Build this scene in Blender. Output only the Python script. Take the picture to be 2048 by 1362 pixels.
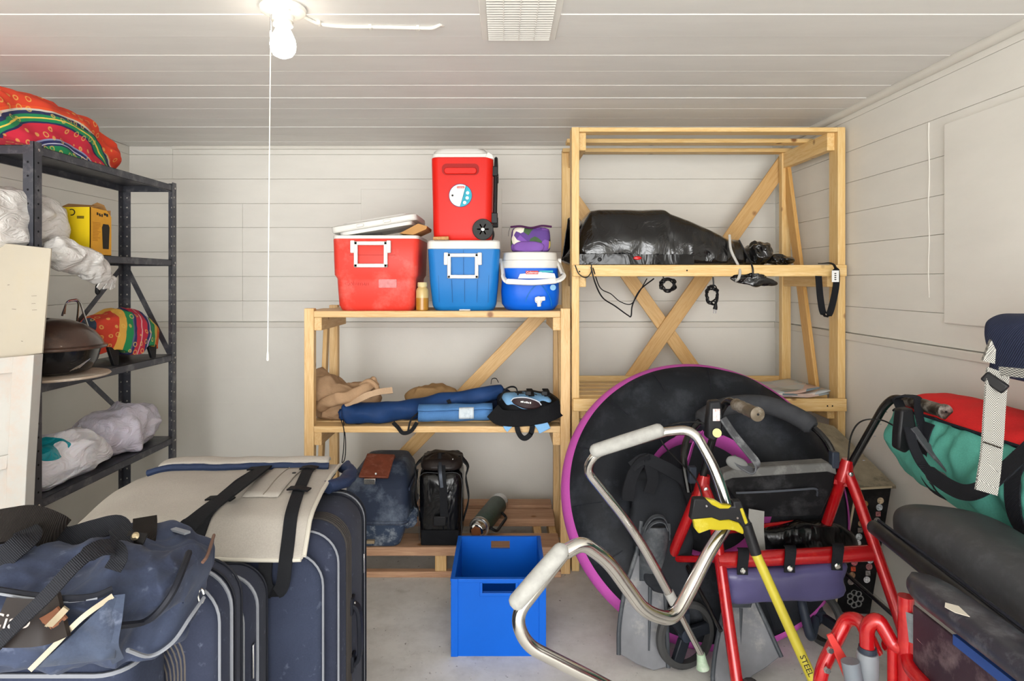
import bpy, bmesh, math, random
from mathutils import Vector, Matrix, noise
V = Vector
random.seed(7)
for o in list(bpy.data.objects): bpy.data.objects.remove(o)
SC = bpy.context.scene
COL = SC.collection

# ------------------------------------------------------------------ camera, sky, exposure
F, CX, CY, H = 1275.0, 1008.0, 562.0, 1.38       # focal length in pixels (2048 wide), vanishing point, camera height
cam_d = bpy.data.cameras.new('camera'); cam = bpy.data.objects.new('camera', cam_d); COL.objects.link(cam)
cam_d.sensor_width = 36.0; cam_d.lens = F / 2048 * 36
cam_d.shift_x = (1024 - CX) / 2048; cam_d.shift_y = -(681 - CY) / 2048
cam_d.clip_start = 0.05
cam.location = (0, 0, H); cam.rotation_euler = (math.radians(90), 0, 0)
SC.camera = cam

world = bpy.data.worlds.new('sky'); SC.world = world; world.use_nodes = True
bg = world.node_tree.nodes['Background']
bg.inputs[0].default_value = (0.965, 0.985, 1.0, 1); bg.inputs[1].default_value = 5.2
SC.view_settings.view_transform = 'Standard'
try: SC.view_settings.look = 'None'
except Exception: pass
SC.view_settings.gamma = 1.0; SC.view_settings.use_curve_mapping = False
SC.view_settings.exposure = 0.03

# added fill behind the camera, for daylight from an assumed open front
al = bpy.data.lights.new('fill_behind_camera', 'AREA'); al.shape = 'RECTANGLE'; al.size = 3.4; al.size_y = 2.0
al.energy = 110; al.color = (1.0, 0.985, 0.96)
alo = bpy.data.objects.new('fill_behind_camera', al); COL.objects.link(alo)
alo.location = (-0.3, -2.3, 1.15); alo.rotation_euler = (math.radians(90), 0, 0)

CEIL, BW, RW, LW = 2.195, 3.85, 1.64, -2.265

def P(px, py, y):                      # a measured picture point at distance y
    return V(((px - CX) / F * y, y, H - (py - CY) / F * y))
def PXW(px, py, x):                    # ... on the plane x = const
    y = x * F / (px - CX); return P(px, py, y)
def PZ(px, py, z):                     # ... on the plane z = const
    y = (H - z) * F / (py - CY); return P(px, py, y)
def XY(px, y): return (px - CX) / F * y
def ZY(py, y): return H - (py - CY) / F * y

# ------------------------------------------------------------------ mesh helpers
class MB:
    def __init__(s): s.v = []; s.f = []; s.mi = []
    def add(s, vs, fs, mi=0):
        b = len(s.v); s.v += [V(p) for p in vs]
        for f in fs: s.f.append([i + b for i in f]); s.mi.append(mi)
        return s
    def box(s, a, b, mi=0):
        x0, x1 = sorted((a[0], b[0])); y0, y1 = sorted((a[1], b[1])); z0, z1 = sorted((a[2], b[2]))
        return s.add([(x0,y0,z0),(x1,y0,z0),(x1,y1,z0),(x0,y1,z0),(x0,y0,z1),(x1,y0,z1),(x1,y1,z1),(x0,y1,z1)],
                     [(0,3,2,1),(4,5,6,7),(0,1,5,4),(1,2,6,5),(2,3,7,6),(3,0,4,7)], mi)
    def beam(s, p0, p1, w, h, up=(0,0,1), mi=0):
        p0, p1 = V(p0), V(p1); t = (p1 - p0).normalized(); up = V(up)
        a = t.cross(up)
        if a.length < 1e-4: a = t.cross(V((0,1,0)))
        a.normalize(); b = a.cross(t).normalized(); a = a * w / 2; b = b * h / 2
        vs = []
        for p in (p0, p1): vs += [p - a - b, p + a - b, p + a + b, p - a + b]
        return s.add(vs, [(0,1,2,3),(4,7,6,5),(0,4,5,1),(1,5,6,2),(2,6,7,3),(3,7,4,0)], mi)
    def tube(s, pts, r, n=10, closed=False, cap=True, mi=0):
        pts = [V(p) for p in pts]; m = len(pts)
        rs = r if isinstance(r, (list, tuple)) else [r] * m
        T = []
        for i in range(m):
            if closed: d = pts[(i+1) % m] - pts[i-1]
            else: d = pts[min(i+1, m-1)] - pts[max(i-1, 0)]
            T.append(d.normalized() if d.length > 1e-9 else V((0,0,1)))
        a = T[0].orthogonal().normalized(); vs = []
        for i in range(m):
            a = (a - T[i] * a.dot(T[i]))
            a = a.normalized() if a.length > 1e-6 else T[i].orthogonal().normalized()
            b = T[i].cross(a)
            for k in range(n):
                th = 2 * math.pi * k / n
                vs.append(pts[i] + (a * math.cos(th) + b * math.sin(th)) * rs[i])
        fs = []
        for i in range(m if closed else m - 1):
            j = (i + 1) % m
            for k in range(n):
                l = (k + 1) % n; fs.append((i*n+k, i*n+l, j*n+l, j*n+k))
        if cap and not closed:
            fs.append(tuple(range(n))[::-1]); fs.append(tuple((m-1)*n + k for k in range(n)))
        return s.add(vs, fs, mi)
    def ribbon(s, pts, w, th, wdir, mi=0):
        pts = [V(p) for p in pts]; m = len(pts); vs = []
        for i in range(m):
            t = (pts[min(i+1, m-1)] - pts[max(i-1, 0)]).normalized()
            d = V(wdir[i] if isinstance(wdir, list) else wdir); d = (d - t * d.dot(t))
            d = d.normalized() if d.length > 1e-5 else t.orthogonal().normalized()
            nn = t.cross(d).normalized(); ww = w[i] if isinstance(w, list) else w
            a, b = d * ww / 2, nn * th / 2
            vs += [pts[i] - a - b, pts[i] + a - b, pts[i] + a + b, pts[i] - a + b]
        fs = [(0,1,2,3)[::-1], tuple((m-1)*4 + k for k in range(4))]
        for i in range(m - 1):
            for k in range(4):
                l = (k + 1) % 4; fs.append((i*4+k, i*4+l, i*4+4+l, i*4+4+k))
        return s.add(vs, fs, mi)
    def loft(s, rings, cap=(True, True), closed=False, mi=0):
        n = len(rings[0]); m = len(rings); vs = [p for r in rings for p in r]; fs = []
        for i in range(m if closed else m - 1):
            j = (i + 1) % m
            for k in range(n):
                l = (k + 1) % n; fs.append((i*n+k, i*n+l, j*n+l, j*n+k))
        if not closed:
            if cap[0]: fs.append(tuple(range(n))[::-1])
            if cap[1]: fs.append(tuple((m-1)*n + k for k in range(n)))
        return s.add(vs, fs, mi)
    def lathe(s, prof, o, axis=(0,0,1), n=24, mi=0, cap=(True, True)):
        ax = V(axis).normalized(); a = ax.orthogonal().normalized(); b = ax.cross(a); o = V(o)
        return s.loft([[o + ax * h + (a * math.cos(2*math.pi*k/n) + b * math.sin(2*math.pi*k/n)) * r for k in range(n)] for r, h in prof], cap, mi=mi)
    def rslab(s, prof, cx, cy, n=4, mi=0, cap=(True, True)):   # stacked rounded rectangles: (z, width x, depth y, corner radius[, dx, dy])
        rings = []
        for q in prof:
            z, w, d, r = q[:4]; ox, oy = (q[4], q[5]) if len(q) > 4 else (0, 0)
            rings.append([V((cx + ox + p[0], cy + oy + p[1], z)) for p in rrect(w, d, r, n)])
        return s.loft(rings, cap, mi=mi)
    def prism(s, pts, off, mi=0):
        n = len(pts); off = V(off); vs = [V(p) for p in pts] + [V(p) + off for p in pts]
        fs = [tuple(range(n))[::-1], tuple(range(n, 2*n))] + [(k, (k+1) % n, (k+1) % n + n, k + n) for k in range(n)]
        return s.add(vs, fs, mi)
    def grid(s, fn, nu, nv, mi=0):
        vs = [V(fn(i / nu, j / nv)) for i in range(nu + 1) for j in range(nv + 1)]
        fs = [(i*(nv+1)+j, i*(nv+1)+j+1, (i+1)*(nv+1)+j+1, (i+1)*(nv+1)+j) for i in range(nu) for j in range(nv)]
        return s.add(vs, fs, mi)
    def blob(s, c, r, e1=0.7, e2=0.7, nu=28, nv=18, zmin=None, mi=0):     # superellipsoid
        sp = lambda x, e: math.copysign(abs(x) ** e, x); c = V(c); rings = []
        for j in range(1, nv):
            ph = -math.pi/2 + math.pi * j / nv
            rings.append([c + V((r[0]*sp(math.cos(ph), e1)*sp(math.cos(2*math.pi*k/nu), e2),
                                 r[1]*sp(math.cos(ph), e1)*sp(math.sin(2*math.pi*k/nu), e2),
                                 r[2]*sp(math.sin(ph), e1))) for k in range(nu)])
        b = len(s.v); s.loft(rings, mi=mi)
        if zmin is not None:
            for p in s.v[b:]: p.z = max(p.z, zmin)
        return s
    def xf(s, M, b=0):
        for i in range(b, len(s.v)): s.v[i] = M @ s.v[i]
        return s
    def rot(s, c, axis, deg, b=0):
        c = V(c); return s.xf(Matrix.Translation(c) @ Matrix.Rotation(math.radians(deg), 4, axis) @ Matrix.Translation(-c), b)
    def wr(s, amp, freq, seed=0, b=0, sc=(1,1,1), keepz=None):   # wrinkle: push vertices along noise
        for i in range(b, len(s.v)):
            p = s.v[i]; q = V((p.x*sc[0], p.y*sc[1], p.z*sc[2])) * freq + V((seed*7.3, seed*3.1, seed*1.7))
            d = V((noise.noise(q), noise.noise(q + V((31.4,0,0))), noise.noise(q + V((0,47.1,0))))) * amp
            d += V((noise.noise(q*2.3), noise.noise(q*2.3 + V((11.4,0,0))), noise.noise(q*2.3 + V((0,17.1,0))))) * amp * .45
            p2 = p + d
            if keepz is not None: p2.z = max(p2.z, keepz)
            s.v[i] = p2
        return s

def crumple(mb, amp, freq, seed=0, c=None, sc=(1,1,1), keepz=None, b=0):    # ridged creases, as of thin plastic or slack cloth
    if c is None:
        c = V((0,0,0))
        for p in mb.v[b:]: c += p / len(mb.v[b:])
    for i in range(b, len(mb.v)):
        p = mb.v[i]; q = V((p.x*sc[0], p.y*sc[1], p.z*sc[2])) * freq + V((seed*5.3, seed*2.1, seed*8.7))
        w = noise.noise(q * .45) * .5
        r = 0; a = 1.0; g = 1.0
        for k in range(3):
            r += a * (.5 - abs(noise.noise(q * g + V((w, w, -w)) + V((k*9.1, 0, 0)))) * 1.6); a *= .5; g *= 2.1
        d = (p - V(c)).normalized() * r * amp
        p2 = p + d
        if keepz is not None: p2.z = max(p2.z, keepz)
        mb.v[i] = p2
    return mb
def rrect(w, d, r, n=4):
    r = min(r, w/2 - 1e-4, d/2 - 1e-4); out = []
    for cx, cy, a0 in ((w/2-r, d/2-r, 0), (-w/2+r, d/2-r, 90), (-w/2+r, -d/2+r, 180), (w/2-r, -d/2+r, 270)):
        for k in range(n + 1):
            a = math.radians(a0 + 90 * k / n); out.append((cx + r*math.cos(a), cy + r*math.sin(a)))
    return out
def cr(pts, k=6, closed=False):            # Catmull-Rom
    pts = [V(p) for p in pts]; n = len(pts); out = []
    for i in range(n if closed else n - 1):
        p1, p2 = pts[i], pts[(i+1) % n]
        p0 = pts[i-1] if (i > 0 or closed) else p1 * 2 - p2
        p3 = pts[(i+2) % n] if (i + 2 < n or closed) else p2 * 2 - p1
        for j in range(k):
            t = j / k
            out.append(0.5 * ((2*p1) + (p2-p0)*t + (2*p0-5*p1+4*p2-p3)*t*t + (3*p1-p0-3*p2+p3)*t**3))
    if not closed: out.append(pts[-1])
    return out
def fillet(pts, r, k=6):                   # polyline with rounded corners
    pts = [V(p) for p in pts]; out = [pts[0]]
    for i in range(1, len(pts) - 1):
        a, b, c = pts[i-1], pts[i], pts[i+1]; rr = r[i-1] if isinstance(r, list) else r
        u = (a-b); v = (c-b); d = min(rr, u.length*.49, v.length*.49); u.normalize(); v.normalize()
        s0, s1 = b + u*d, b + v*d
        for j in range(k + 1):
            t = j / k; out.append(s0*(1-t)**2 + b*2*t*(1-t) + s1*t*t)
    out.append(pts[-1]); return out

# ------------------------------------------------------------------ object helpers
ORG = {}
def mesh_obj(name, mb, mats, org, smooth=True, ang=35, bevel=0, sub=0, solid=0, seg=2):
    me = bpy.data.meshes.new(name); me.from_pydata([tuple(p - org) for p in mb.v], [], mb.f)
    mats = mats if isinstance(mats, (list, tuple)) else [mats]
    for m in mats: me.materials.append(m)
    for p, i in zip(me.polygons, mb.mi): p.material_index = i; p.use_smooth = smooth
    me.update()
    bm = bmesh.new(); bm.from_mesh(me); bmesh.ops.recalc_face_normals(bm, faces=bm.faces); bm.to_mesh(me); bm.free()
    if smooth and not sub:
        try: me.set_sharp_from_angle(angle=math.radians(ang))
        except Exception: pass
    o = bpy.data.objects.new(name, me); COL.objects.link(o)
    if solid: m = o.modifiers.new('solid', 'SOLIDIFY'); m.thickness = solid; m.offset = 0
    if bevel: m = o.modifiers.new('bevel', 'BEVEL'); m.width = bevel; m.segments = seg; m.limit_method = 'ANGLE'; m.angle_limit = math.radians(40)
    if sub: m = o.modifiers.new('sub', 'SUBSURF'); m.levels = sub; m.render_levels = sub
    return o
def tag(o, label=None, cat=None, group=None, kind=None):
    if label: o['label'] = label
    if cat: o['category'] = cat
    if group: o['group'] = group
    if kind: o['kind'] = kind
    return o
def thing(name, label, cat, loc, group=None):
    o = bpy.data.objects.new(name, None); COL.objects.link(o); o.location = V(loc); o.empty_display_size = .05
    ORG[o.name] = V(loc); return tag(o, label, cat, group)
def part(name, mb, mats, parent, label=None, kind=None, **k):
    org = ORG[parent.name]; o = mesh_obj(name, mb, mats, org, **k); o.parent = parent
    ORG[o.name] = org; return tag(o, label, kind=kind)
def solo(name, mb, mats, label, cat, group=None, kind=None, **k):
    xs = [p.x for p in mb.v]; ys = [p.y for p in mb.v]; zs = [p.z for p in mb.v]
    org = V(((min(xs)+max(xs))/2, (min(ys)+max(ys))/2, min(zs)))
    o = mesh_obj(name, mb, mats, org, **k); o.location = org; ORG[o.name] = org
    return tag(o, label, cat, group, kind)
def struct(name, mb, mats, **k):
    o = mesh_obj(name, mb, mats, V((0,0,0)), **k); ORG[o.name] = V((0,0,0)); return tag(o, kind='structure')
def text_mb(body, size, M, depth=.0008, align='CENTER'):
    cu = bpy.data.curves.new('txt', 'FONT'); cu.body = body; cu.size = size; cu.extrude = depth; cu.align_x = align; cu.align_y = 'CENTER'
    cu.resolution_u = 3
    ob = bpy.data.objects.new('txt', cu); COL.objects.link(ob)
    dg = bpy.context.evaluated_depsgraph_get(); dg.update()
    me = bpy.data.meshes.new_from_object(ob.evaluated_get(dg))
    mb = MB(); mb.add([M @ v.co for v in me.vertices], [tuple(p.vertices) for p in me.polygons])
    bpy.data.objects.remove(ob); bpy.data.curves.remove(cu); bpy.data.meshes.remove(me)
    return mb
def frame(o, x, y):                    # matrix with given x and y directions
    x = V(x).normalized(); y = V(y); y = (y - x*y.dot(x)).normalized(); z = x.cross(y)
    return Matrix(((x.x,y.x,z.x,o[0]),(x.y,y.y,z.y,o[1]),(x.z,y.z,z.z,o[2]),(0,0,0,1)))

# ------------------------------------------------------------------ materials
def lin(c):
    if isinstance(c, str):
        c = [int(c[i:i+2], 16) / 255 for i in (0, 2, 4)]
        c = [x/12.92 if x <= .04045 else ((x+.055)/1.055)**2.4 for x in c]
    return (c[0], c[1], c[2], 1)
class NT:
    def __init__(s, name):
        s.m = bpy.data.materials.new(name); s.m.use_nodes = True; s.t = s.m.node_tree; s.b = s.t.nodes['Principled BSDF']
    def n(s, typ, **k):
        nd = s.t.nodes.new(typ)
        for a, v in k.items(): setattr(nd, a, v)
        return nd
    def l(s, a, b): s.t.links.new(a, b)
    def coord(s, scale=(1,1,1), rot=(0,0,0), loc=(0,0,0), out='Object'):
        tc = s.n('ShaderNodeTexCoord'); mp = s.n('ShaderNodeMapping'); s.l(tc.outputs[out], mp.inputs[0])
        mp.inputs['Scale'].default_value = scale; mp.inputs['Rotation'].default_value = rot; mp.inputs['Location'].default_value = loc
        return mp.outputs[0]
    def noise(s, vec, scale, detail=4, rough=.55, dist=0):
        nd = s.n('ShaderNodeTexNoise'); s.l(vec, nd.inputs['Vector']); nd.inputs['Scale'].default_value = scale
        nd.inputs['Detail'].default_value = detail; nd.inputs['Roughness'].default_value = rough; nd.inputs['Distortion'].default_value = dist
        return nd.outputs[0]
    def ramp(s, fac, stops, interp='LINEAR'):
        r = s.n('ShaderNodeValToRGB'); r.color_ramp.interpolation = interp; e = r.color_ramp.elements
        while len(e) < len(stops): e.new(0.5)
        for i, (p, c) in enumerate(stops): e[i].position = p; e[i].color = lin(c)
        s.l(fac, r.inputs[0]); return r.outputs[0]
    def mix(s, fac, a, b, blend='MIX'):
        m = s.n('ShaderNodeMix', data_type='RGBA', blend_type=blend)
        for sock, val in ((m.inputs[0], fac), (m.inputs[6], a), (m.inputs[7], b)):
            if hasattr(val, 'is_linked'): s.l(val, sock)
            else: sock.default_value = val if isinstance(val, (int, float)) else lin(val)
        return m.outputs[2]
    def math(s, op, a, b=None, c=None):
        m = s.n('ShaderNodeMath', operation=op)
        for i, val in enumerate((a, b, c)):
            if val is None: continue
            if hasattr(val, 'is_linked'): s.l(val, m.inputs[i])
            else: m.inputs[i].default_value = val
        return m.outputs[0]
    def sep(s, vec):
        x = s.n('ShaderNodeSeparateXYZ'); s.l(vec, x.inputs[0]); return x.outputs
    def col(s, c): s.l(c, s.b.inputs['Base Color']) if hasattr(c, 'is_linked') else setattr(s.b.inputs['Base Color'], 'default_value', lin(c))
    def bump(s, h, strength=.3, dist=.002):
        b = s.n('ShaderNodeBump'); b.inputs['Strength'].default_value = strength; b.inputs['Distance'].default_value = dist
        s.l(h, b.inputs['Height']); s.l(b.outputs[0], s.b.inputs['Normal'])
    def set(s, **k):
        for a, v in k.items(): s.b.inputs[a.replace('_', ' ')].default_value = v
        return s
def shade(c, f):
    c = lin(c); return tuple(min(1, x * f) for x in c[:3])
def pm(name, c, rough=.5, metal=0, var=.12, vs=6, bump=0, bs=60, bd=.002, dust=None, ds=9, coat=0, spec=None):
    t = NT(name); co = t.coord(); nz = t.noise(co, vs)
    cc = t.ramp(nz, [(.3, shade(c, 1 - var)), (.7, shade(c, 1 + var))])
    if dust:
        dz = t.noise(co, ds, 8, .7); cc = t.mix(t.ramp(dz, [(.5, (0,0,0)), (.72, (1,1,1))]), cc, dust)
    t.col(cc); t.set(Roughness=rough, Metallic=metal)
    if coat: t.set(Coat_Weight=coat)
    if spec is None: spec = .5 if (rough < .26 or metal > .5) else .22
    if spec is not None: t.b.inputs['Specular IOR Level'].default_value = spec
    if bump: t.bump(t.noise(co, bs, 6), bump, bd)
    return t.m
def wood(name, axis, c0, c1, knots=True, rough=.5):
    t = NT(name); oi = t.n('ShaderNodeObjectInfo')
    tc = t.n('ShaderNodeTexCoord'); ad = t.n('ShaderNodeVectorMath', operation='ADD'); sc = t.n('ShaderNodeVectorMath', operation='SCALE')
    cb = t.n('ShaderNodeCombineXYZ')
    for i in range(3): t.l(oi.outputs['Random'], cb.inputs[i])
    t.l(cb.outputs[0], sc.inputs[0]); sc.inputs['Scale'].default_value = 13.0
    t.l(tc.outputs['Object'], ad.inputs[0]); t.l(sc.outputs[0], ad.inputs[1])
    mp = t.n('ShaderNodeMapping'); t.l(ad.outputs[0], mp.inputs[0]); s = [14, 14, 14]
    if isinstance(axis, str): s['xyz'.index(axis)] = .9
    else: mp.vector_type = 'TEXTURE'; mp.inputs['Rotation'].default_value = axis; s = [1/14.]*3; s[0] = 1/.9   # grain along rotated x
    mp.inputs['Scale'].default_value = s
    g = t.noise(mp.outputs[0], 4, 5, .6, .6); r = t.math('FRACT', t.math('MULTIPLY', g, 4.5))
    k = t.math('ABSOLUTE', t.math('SUBTRACT', r, .5))
    cc = t.ramp(k, [(0, c0), (.5, c1)])
    cc = t.mix(t.math('MULTIPLY', oi.outputs['Random'], .3), cc, shade(c1, .78))
    if knots:
        vo = t.n('ShaderNodeTexVoronoi'); t.l(ad.outputs[0], vo.inputs['Vector']); vo.inputs['Scale'].default_value = 5.5
        cc = t.mix(t.ramp(vo.outputs['Distance'], [(.05, (1,1,1)), (.11, (0,0,0))]), cc, '8a5a2c')
    t.col(cc); t.set(Roughness=rough); t.bump(k, .12, .001); return t.m
def emis(name, c, strength):
    t = NT(name); t.set(Base_Color=lin(c), Emission_Color=lin(c), Emission_Strength=strength); return t.m

MT = {}
def paint(name, c, bump=.25, spots=.35, sc=(1,1,1), bs=18):
    t = NT(name); co = t.coord(sc); a = t.noise(co, 2.2, 5, .6); b = t.noise(co, bs, 6, .65)
    cc = t.ramp(a, [(.3, shade(c, .95)), (.7, shade(c, 1.03))])
    ch = t.noise(co, 14, 9, .75)
    cc = t.mix(t.ramp(ch, [(.70, (0,0,0)), (.735, (spots,)*3)]), cc, '8d877c')
    t.col(cc); t.set(Roughness=.55); t.bump(b, bump, .003); return t.m
MT['board'] = paint('painted_board', 'e4e1d9', .12, .25, (1, 1, 3))
MT['ceil'] = paint('painted_ceiling_board', 'e3e1dd', .14, .2, (.8, 4, 1))
MT['ceil_edge'] = pm('ceiling_gap', '8f8c86', .8)
MT['conc_wall'] = paint('painted_concrete', 'e2dfd7', .55, .3, bs=9)
MT['trim'] = paint('painted_trim', 'dad6cd', .1, .1)
def floor_mat():
    t = NT('concrete_floor'); co = t.coord(); a = t.noise(co, 1.6, 6, .62, .4); b = t.noise(co, 9, 9, .7)
    cc = t.ramp(a, [(.3, 'c6c4bf'), (.55, 'd6d4cf'), (.75, 'e0deda')])
    cc = t.mix(t.ramp(b, [(.42, (.0,)*3), (.68, (.55,)*3)]), cc, 'b3afa8')
    sp = t.noise(co, 55, 4, .6); cc = t.mix(t.ramp(sp, [(.665, (0,0,0)), (.70, (.8,)*3)]), cc, '55514b')
    wh = t.noise(t.coord((2, 7, 1), (0, 0, .5)), 4, 8, .75, .8); sm = t.noise(t.coord((1, 1, 1), loc=(3, 1, 0)), 5, 7, .7); cc = t.mix(t.ramp(sm, [(.60, (0,)*3), (.72, (.55,)*3)]), cc, '8d887e'); cc = t.mix(t.ramp(wh, [(.60, (0,)*3), (.72, (.5,)*3)]), cc, 'd3d1cc')
    t.col(cc); t.set(Roughness=.72); t.bump(b, .35, .003); return t.m
MT['floor'] = floor_mat()
# ================================================================== THE ROOM
mb = MB().box((LW - .3, -5.0, -.12), (RW + .3, BW + .3, 0)); struct('floor', mb, MT['floor'], smooth=False)
YB = -2.2                                    # room left open behind the camera to let the sky light in
rows = [ZY(y, BW) for y in (300, 309, 358, 407, 455, 504, 553, 602, 643)]; rows[0] = CEIL
def boards(parent, axis, fixed, a0, a1, splits, inward):
    k = 0
    for i in range(len(rows) - 1):
        z1, z0 = rows[i], rows[i+1]; sp = [a0] + [s for s, r0, r1 in splits if a0 < s < a1 and r0 <= i <= r1] + [a1]
        for j in range(len(sp) - 1):
            u0, u1 = sp[j] + .0005, sp[j+1] - .0005; d = random.uniform(0, .0016)
            m = MB()
            if axis == 'x': m.box((u0, fixed + d, z0 + .0007), (u1, fixed + .018, z1 - .0007))
            else: m.box((fixed + inward * -d, u0, z0 + .0007), (fixed + inward * -.018, u1, z1 - .0007))
            part('board', m, MT['board'], parent, bevel=.0012, seg=1, smooth=False)
LZ = ZY(655, BW)                             # top of the concrete footing wall
m = MB().box((LW, BW - .004, 0), (RW, BW + .12, LZ)).box((LW, BW + .016, LZ), (RW, BW + .12, CEIL + .05))
wb = struct('wall_back', m, MT['conc_wall'], smooth=False)
boards(wb, 'x', BW, LW, RW, [(XY(345, BW), 0, 1), (XY(485, BW), 3, 7)], 1)
m = MB().box((XY(722, BW), BW - .0035, ZY(540, BW)), (XY(1004, BW), BW + .006, ZY(378, BW)))
part('patch_panel', m, MT['board'], wb, bevel=.002, seg=1, smooth=False)
m = MB().box((LW, BW - .013, LZ), (RW, BW + .01, ZY(644, BW))); struct('trim_1', m, MT['trim'], bevel=.004, smooth=False)
m = MB().box((XY(345, BW), BW - .018, CEIL - .022), (RW, BW, CEIL)); struct('trim_2', m, MT['trim'], bevel=.006, smooth=False)
m = MB().box((RW - .004, YB, 0), (RW + .12, BW + .12, LZ)).box((RW + .016, YB, LZ), (RW + .12, BW + .12, CEIL + .05))
wr_ = struct('wall_right', m, MT['conc_wall'], smooth=False)
boards(wr_, 'y', RW, YB, BW, [(1.2, 0, 9)], -1)
m = MB().box((RW - .013, YB, LZ), (RW + .01, BW - .013, ZY(644, BW))); struct('trim_3', m, MT['trim'], bevel=.004, smooth=False)
pa, pb = PXW(1893, 248, RW), PXW(1897, 647, RW)
m = MB().box((RW - .011, 1.25, pb.z), (RW + .004, pa.y, pa.z)); part('patch_panel', m, MT['board'], wr_, bevel=.004, smooth=False)
y_ = 2.462; m = MB().tube([V((RW + .001, y_ + .003 * math.sin(k * 1.3), ZY(245, 2.46) - k * .052)) for k in range(14)], .003, 6)
part('caulk_seam', m, MT['trim'], wr_)
m = MB().tube([V((RW - .008, YB, CEIL - .008)), V((RW - .008, BW - .02, CEIL - .008))], .02, 12); struct('trim_4', m, MT['trim'])
m = MB().box((LW - .12, YB, 0), (LW + .004, BW + .12, LZ)).box((LW - .12, YB, LZ), (LW - .016, BW + .12, CEIL + .05))
wl = struct('wall_left', m, MT['conc_wall'], smooth=False)
boards(wl, 'y', LW, YB, BW, [(1.1, 0, 9)], 1)
m = MB().box((LW - .01, YB, LZ), (LW + .013, BW - .013, ZY(644, BW))); struct('trim_5', m, MT['trim'], bevel=.004, smooth=False)
for zf_ in (ZY(755, BW), ZY(806, BW)):
    part('form_line', MB().box((LW + .01, BW - .0062, zf_ - .0015), (RW - .01, BW - .003, zf_ + .0015)), MT['conc_wall'], wb, smooth=False)
# ceiling of tongue-and-groove boards
m = MB().box((LW - .12, YB, CEIL + .012), (RW + .12, BW + .12, CEIL + .1)); ce = struct('ceiling', m, MT['ceil_edge'], smooth=False)
k = -23
while 1.946 + .178 * k < BW:
    y0 = max(YB, 1.946 + .178 * k); y1 = min(BW, y0 + .178) if k > -23 else 1.946 + .178 * (k + 1)
    sp = [LW, RW]
    for j in range(1):
        dz = random.uniform(-.0016, .0016)
        m = MB().box((sp[j] + .0008, y0 + .0011, CEIL + dz), (sp[j+1] - .0008, y1 - .0011, CEIL + .014))
        part('ceiling_board', m, MT['ceil'], ce, bevel=.0025, seg=1, smooth=False)
    k += 1

# ================================================================== CEILING LAMP, CABLE, VENT
MT['porc'] = pm('white_porcelain', 'f0ece2', .25, var=.03, coat=.3)
MT['white_plastic'] = pm('white_plastic', 'e6e3dc', .42, var=.05, bump=.05)
MT['bulb'] = emis('lit_bulb', 'fff4e4', 13)
MT['steel'] = pm('bright_steel', 'c8c8c8', .25, 1, .08)
MT['cord'] = pm('white_cord', 'f2eee4', .7, var=.03)
MT['black'] = pm('black_plastic', '1b1b1d', .4, var=.2)
fx = V((XY(566, 1.90), 1.90, CEIL))
t = thing('ceiling_lamp', 'white porcelain bulb holder with lit bulb and long pull cord on the ceiling', 'lamp', fx)
part('base', MB().lathe([(.0655, 0), (.068, -.005), (.065, -.014), (.05, -.022), (.034, -.026)], fx, n=36), MT['porc'], t)
part('socket', MB().lathe([(.032, -.024), (.031, -.042), (.027, -.043), (.027, -.050), (.030, -.051), (.029, -.055), (.022, -.057)], fx + V((0, -.0, 0)), n=28), MT['porc'], t)
part('screw', MB().lathe([(.005, 0), (.005, -.003)], fx + V((.03, -.035, -.02)), n=10), MT['steel'], t)
part('screw', MB().lathe([(.005, 0), (.005, -.003)], fx + V((-.03, .035, -.02)), n=10), MT['steel'], t)
part('bulb', MB().lathe([(.018, -.052), (.020, -.062), (.027, -.076), (.0355, -.096), (.038, -.112), (.0355, -.129), (.027, -.142), (.013, -.149), (.002, -.151)], fx, n=32), MT['bulb'], t)
cx_ = XY(540, 1.88); ch = MB()
for i in range(16): ch.lathe([(.0012, 0), (.0026, .0013), (.0026, .0027), (.0012, .004)], (cx_, 1.885, CEIL - .020 - i * .0042), n=8)
part('pull_chain', ch, MT['steel'], t)
zt = ZY(722, 1.885)
cd = MB().tube([V((cx_, 1.885, CEIL - .082)), V((cx_ - .004, 1.885, 1.7)), V((XY(535.5, 1.885), 1.885, zt + .02))], .0016, 8)
cd.lathe([(.002, .006), (.0036, 0), (.0036, -.012), (.002, -.016)], (cx_, 1.885, CEIL - .08), n=10)
pc = part('pull_cord', cd, MT['cord'], t)
part('cord_end', MB().lathe([(.0015, .03), (.003, .022), (.0042, .002), (.002, 0)], (XY(535.5, 1.885), 1.885, zt), n=12), MT['porc'], pc)
# surface cable
zc = CEIL - .006
cp = [PZ(607, 33, zc), PZ(636, 47, zc), PZ(680, 53, zc), PZ(745, 54, zc), PZ(840, 56, zc), PZ(865, 56, zc), PZ(882, 51, zc) + V((0, 0, .004))]
t = thing('ceiling_cable', 'white electrical cable clipped along the ceiling beside the bulb', 'cable', cp[3])
part('cable', MB().tube(cr(cp, 6), .0052, 8), MT['porc'], t)
for px, py in ((638, 46), (741, 54), (836, 56)):
    c = PZ(px, py, zc); part('clip', MB().box(c - V((.006, .011, .0075)), c + V((.006, .011, .0055))), MT['porc'], t, bevel=.003)
c = PZ(882, 51, CEIL); part('hole_patch', MB().lathe([(.012, 0), (.013, -.001), (.008, -.003)], c, n=14), MT['porc'], t)
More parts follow.
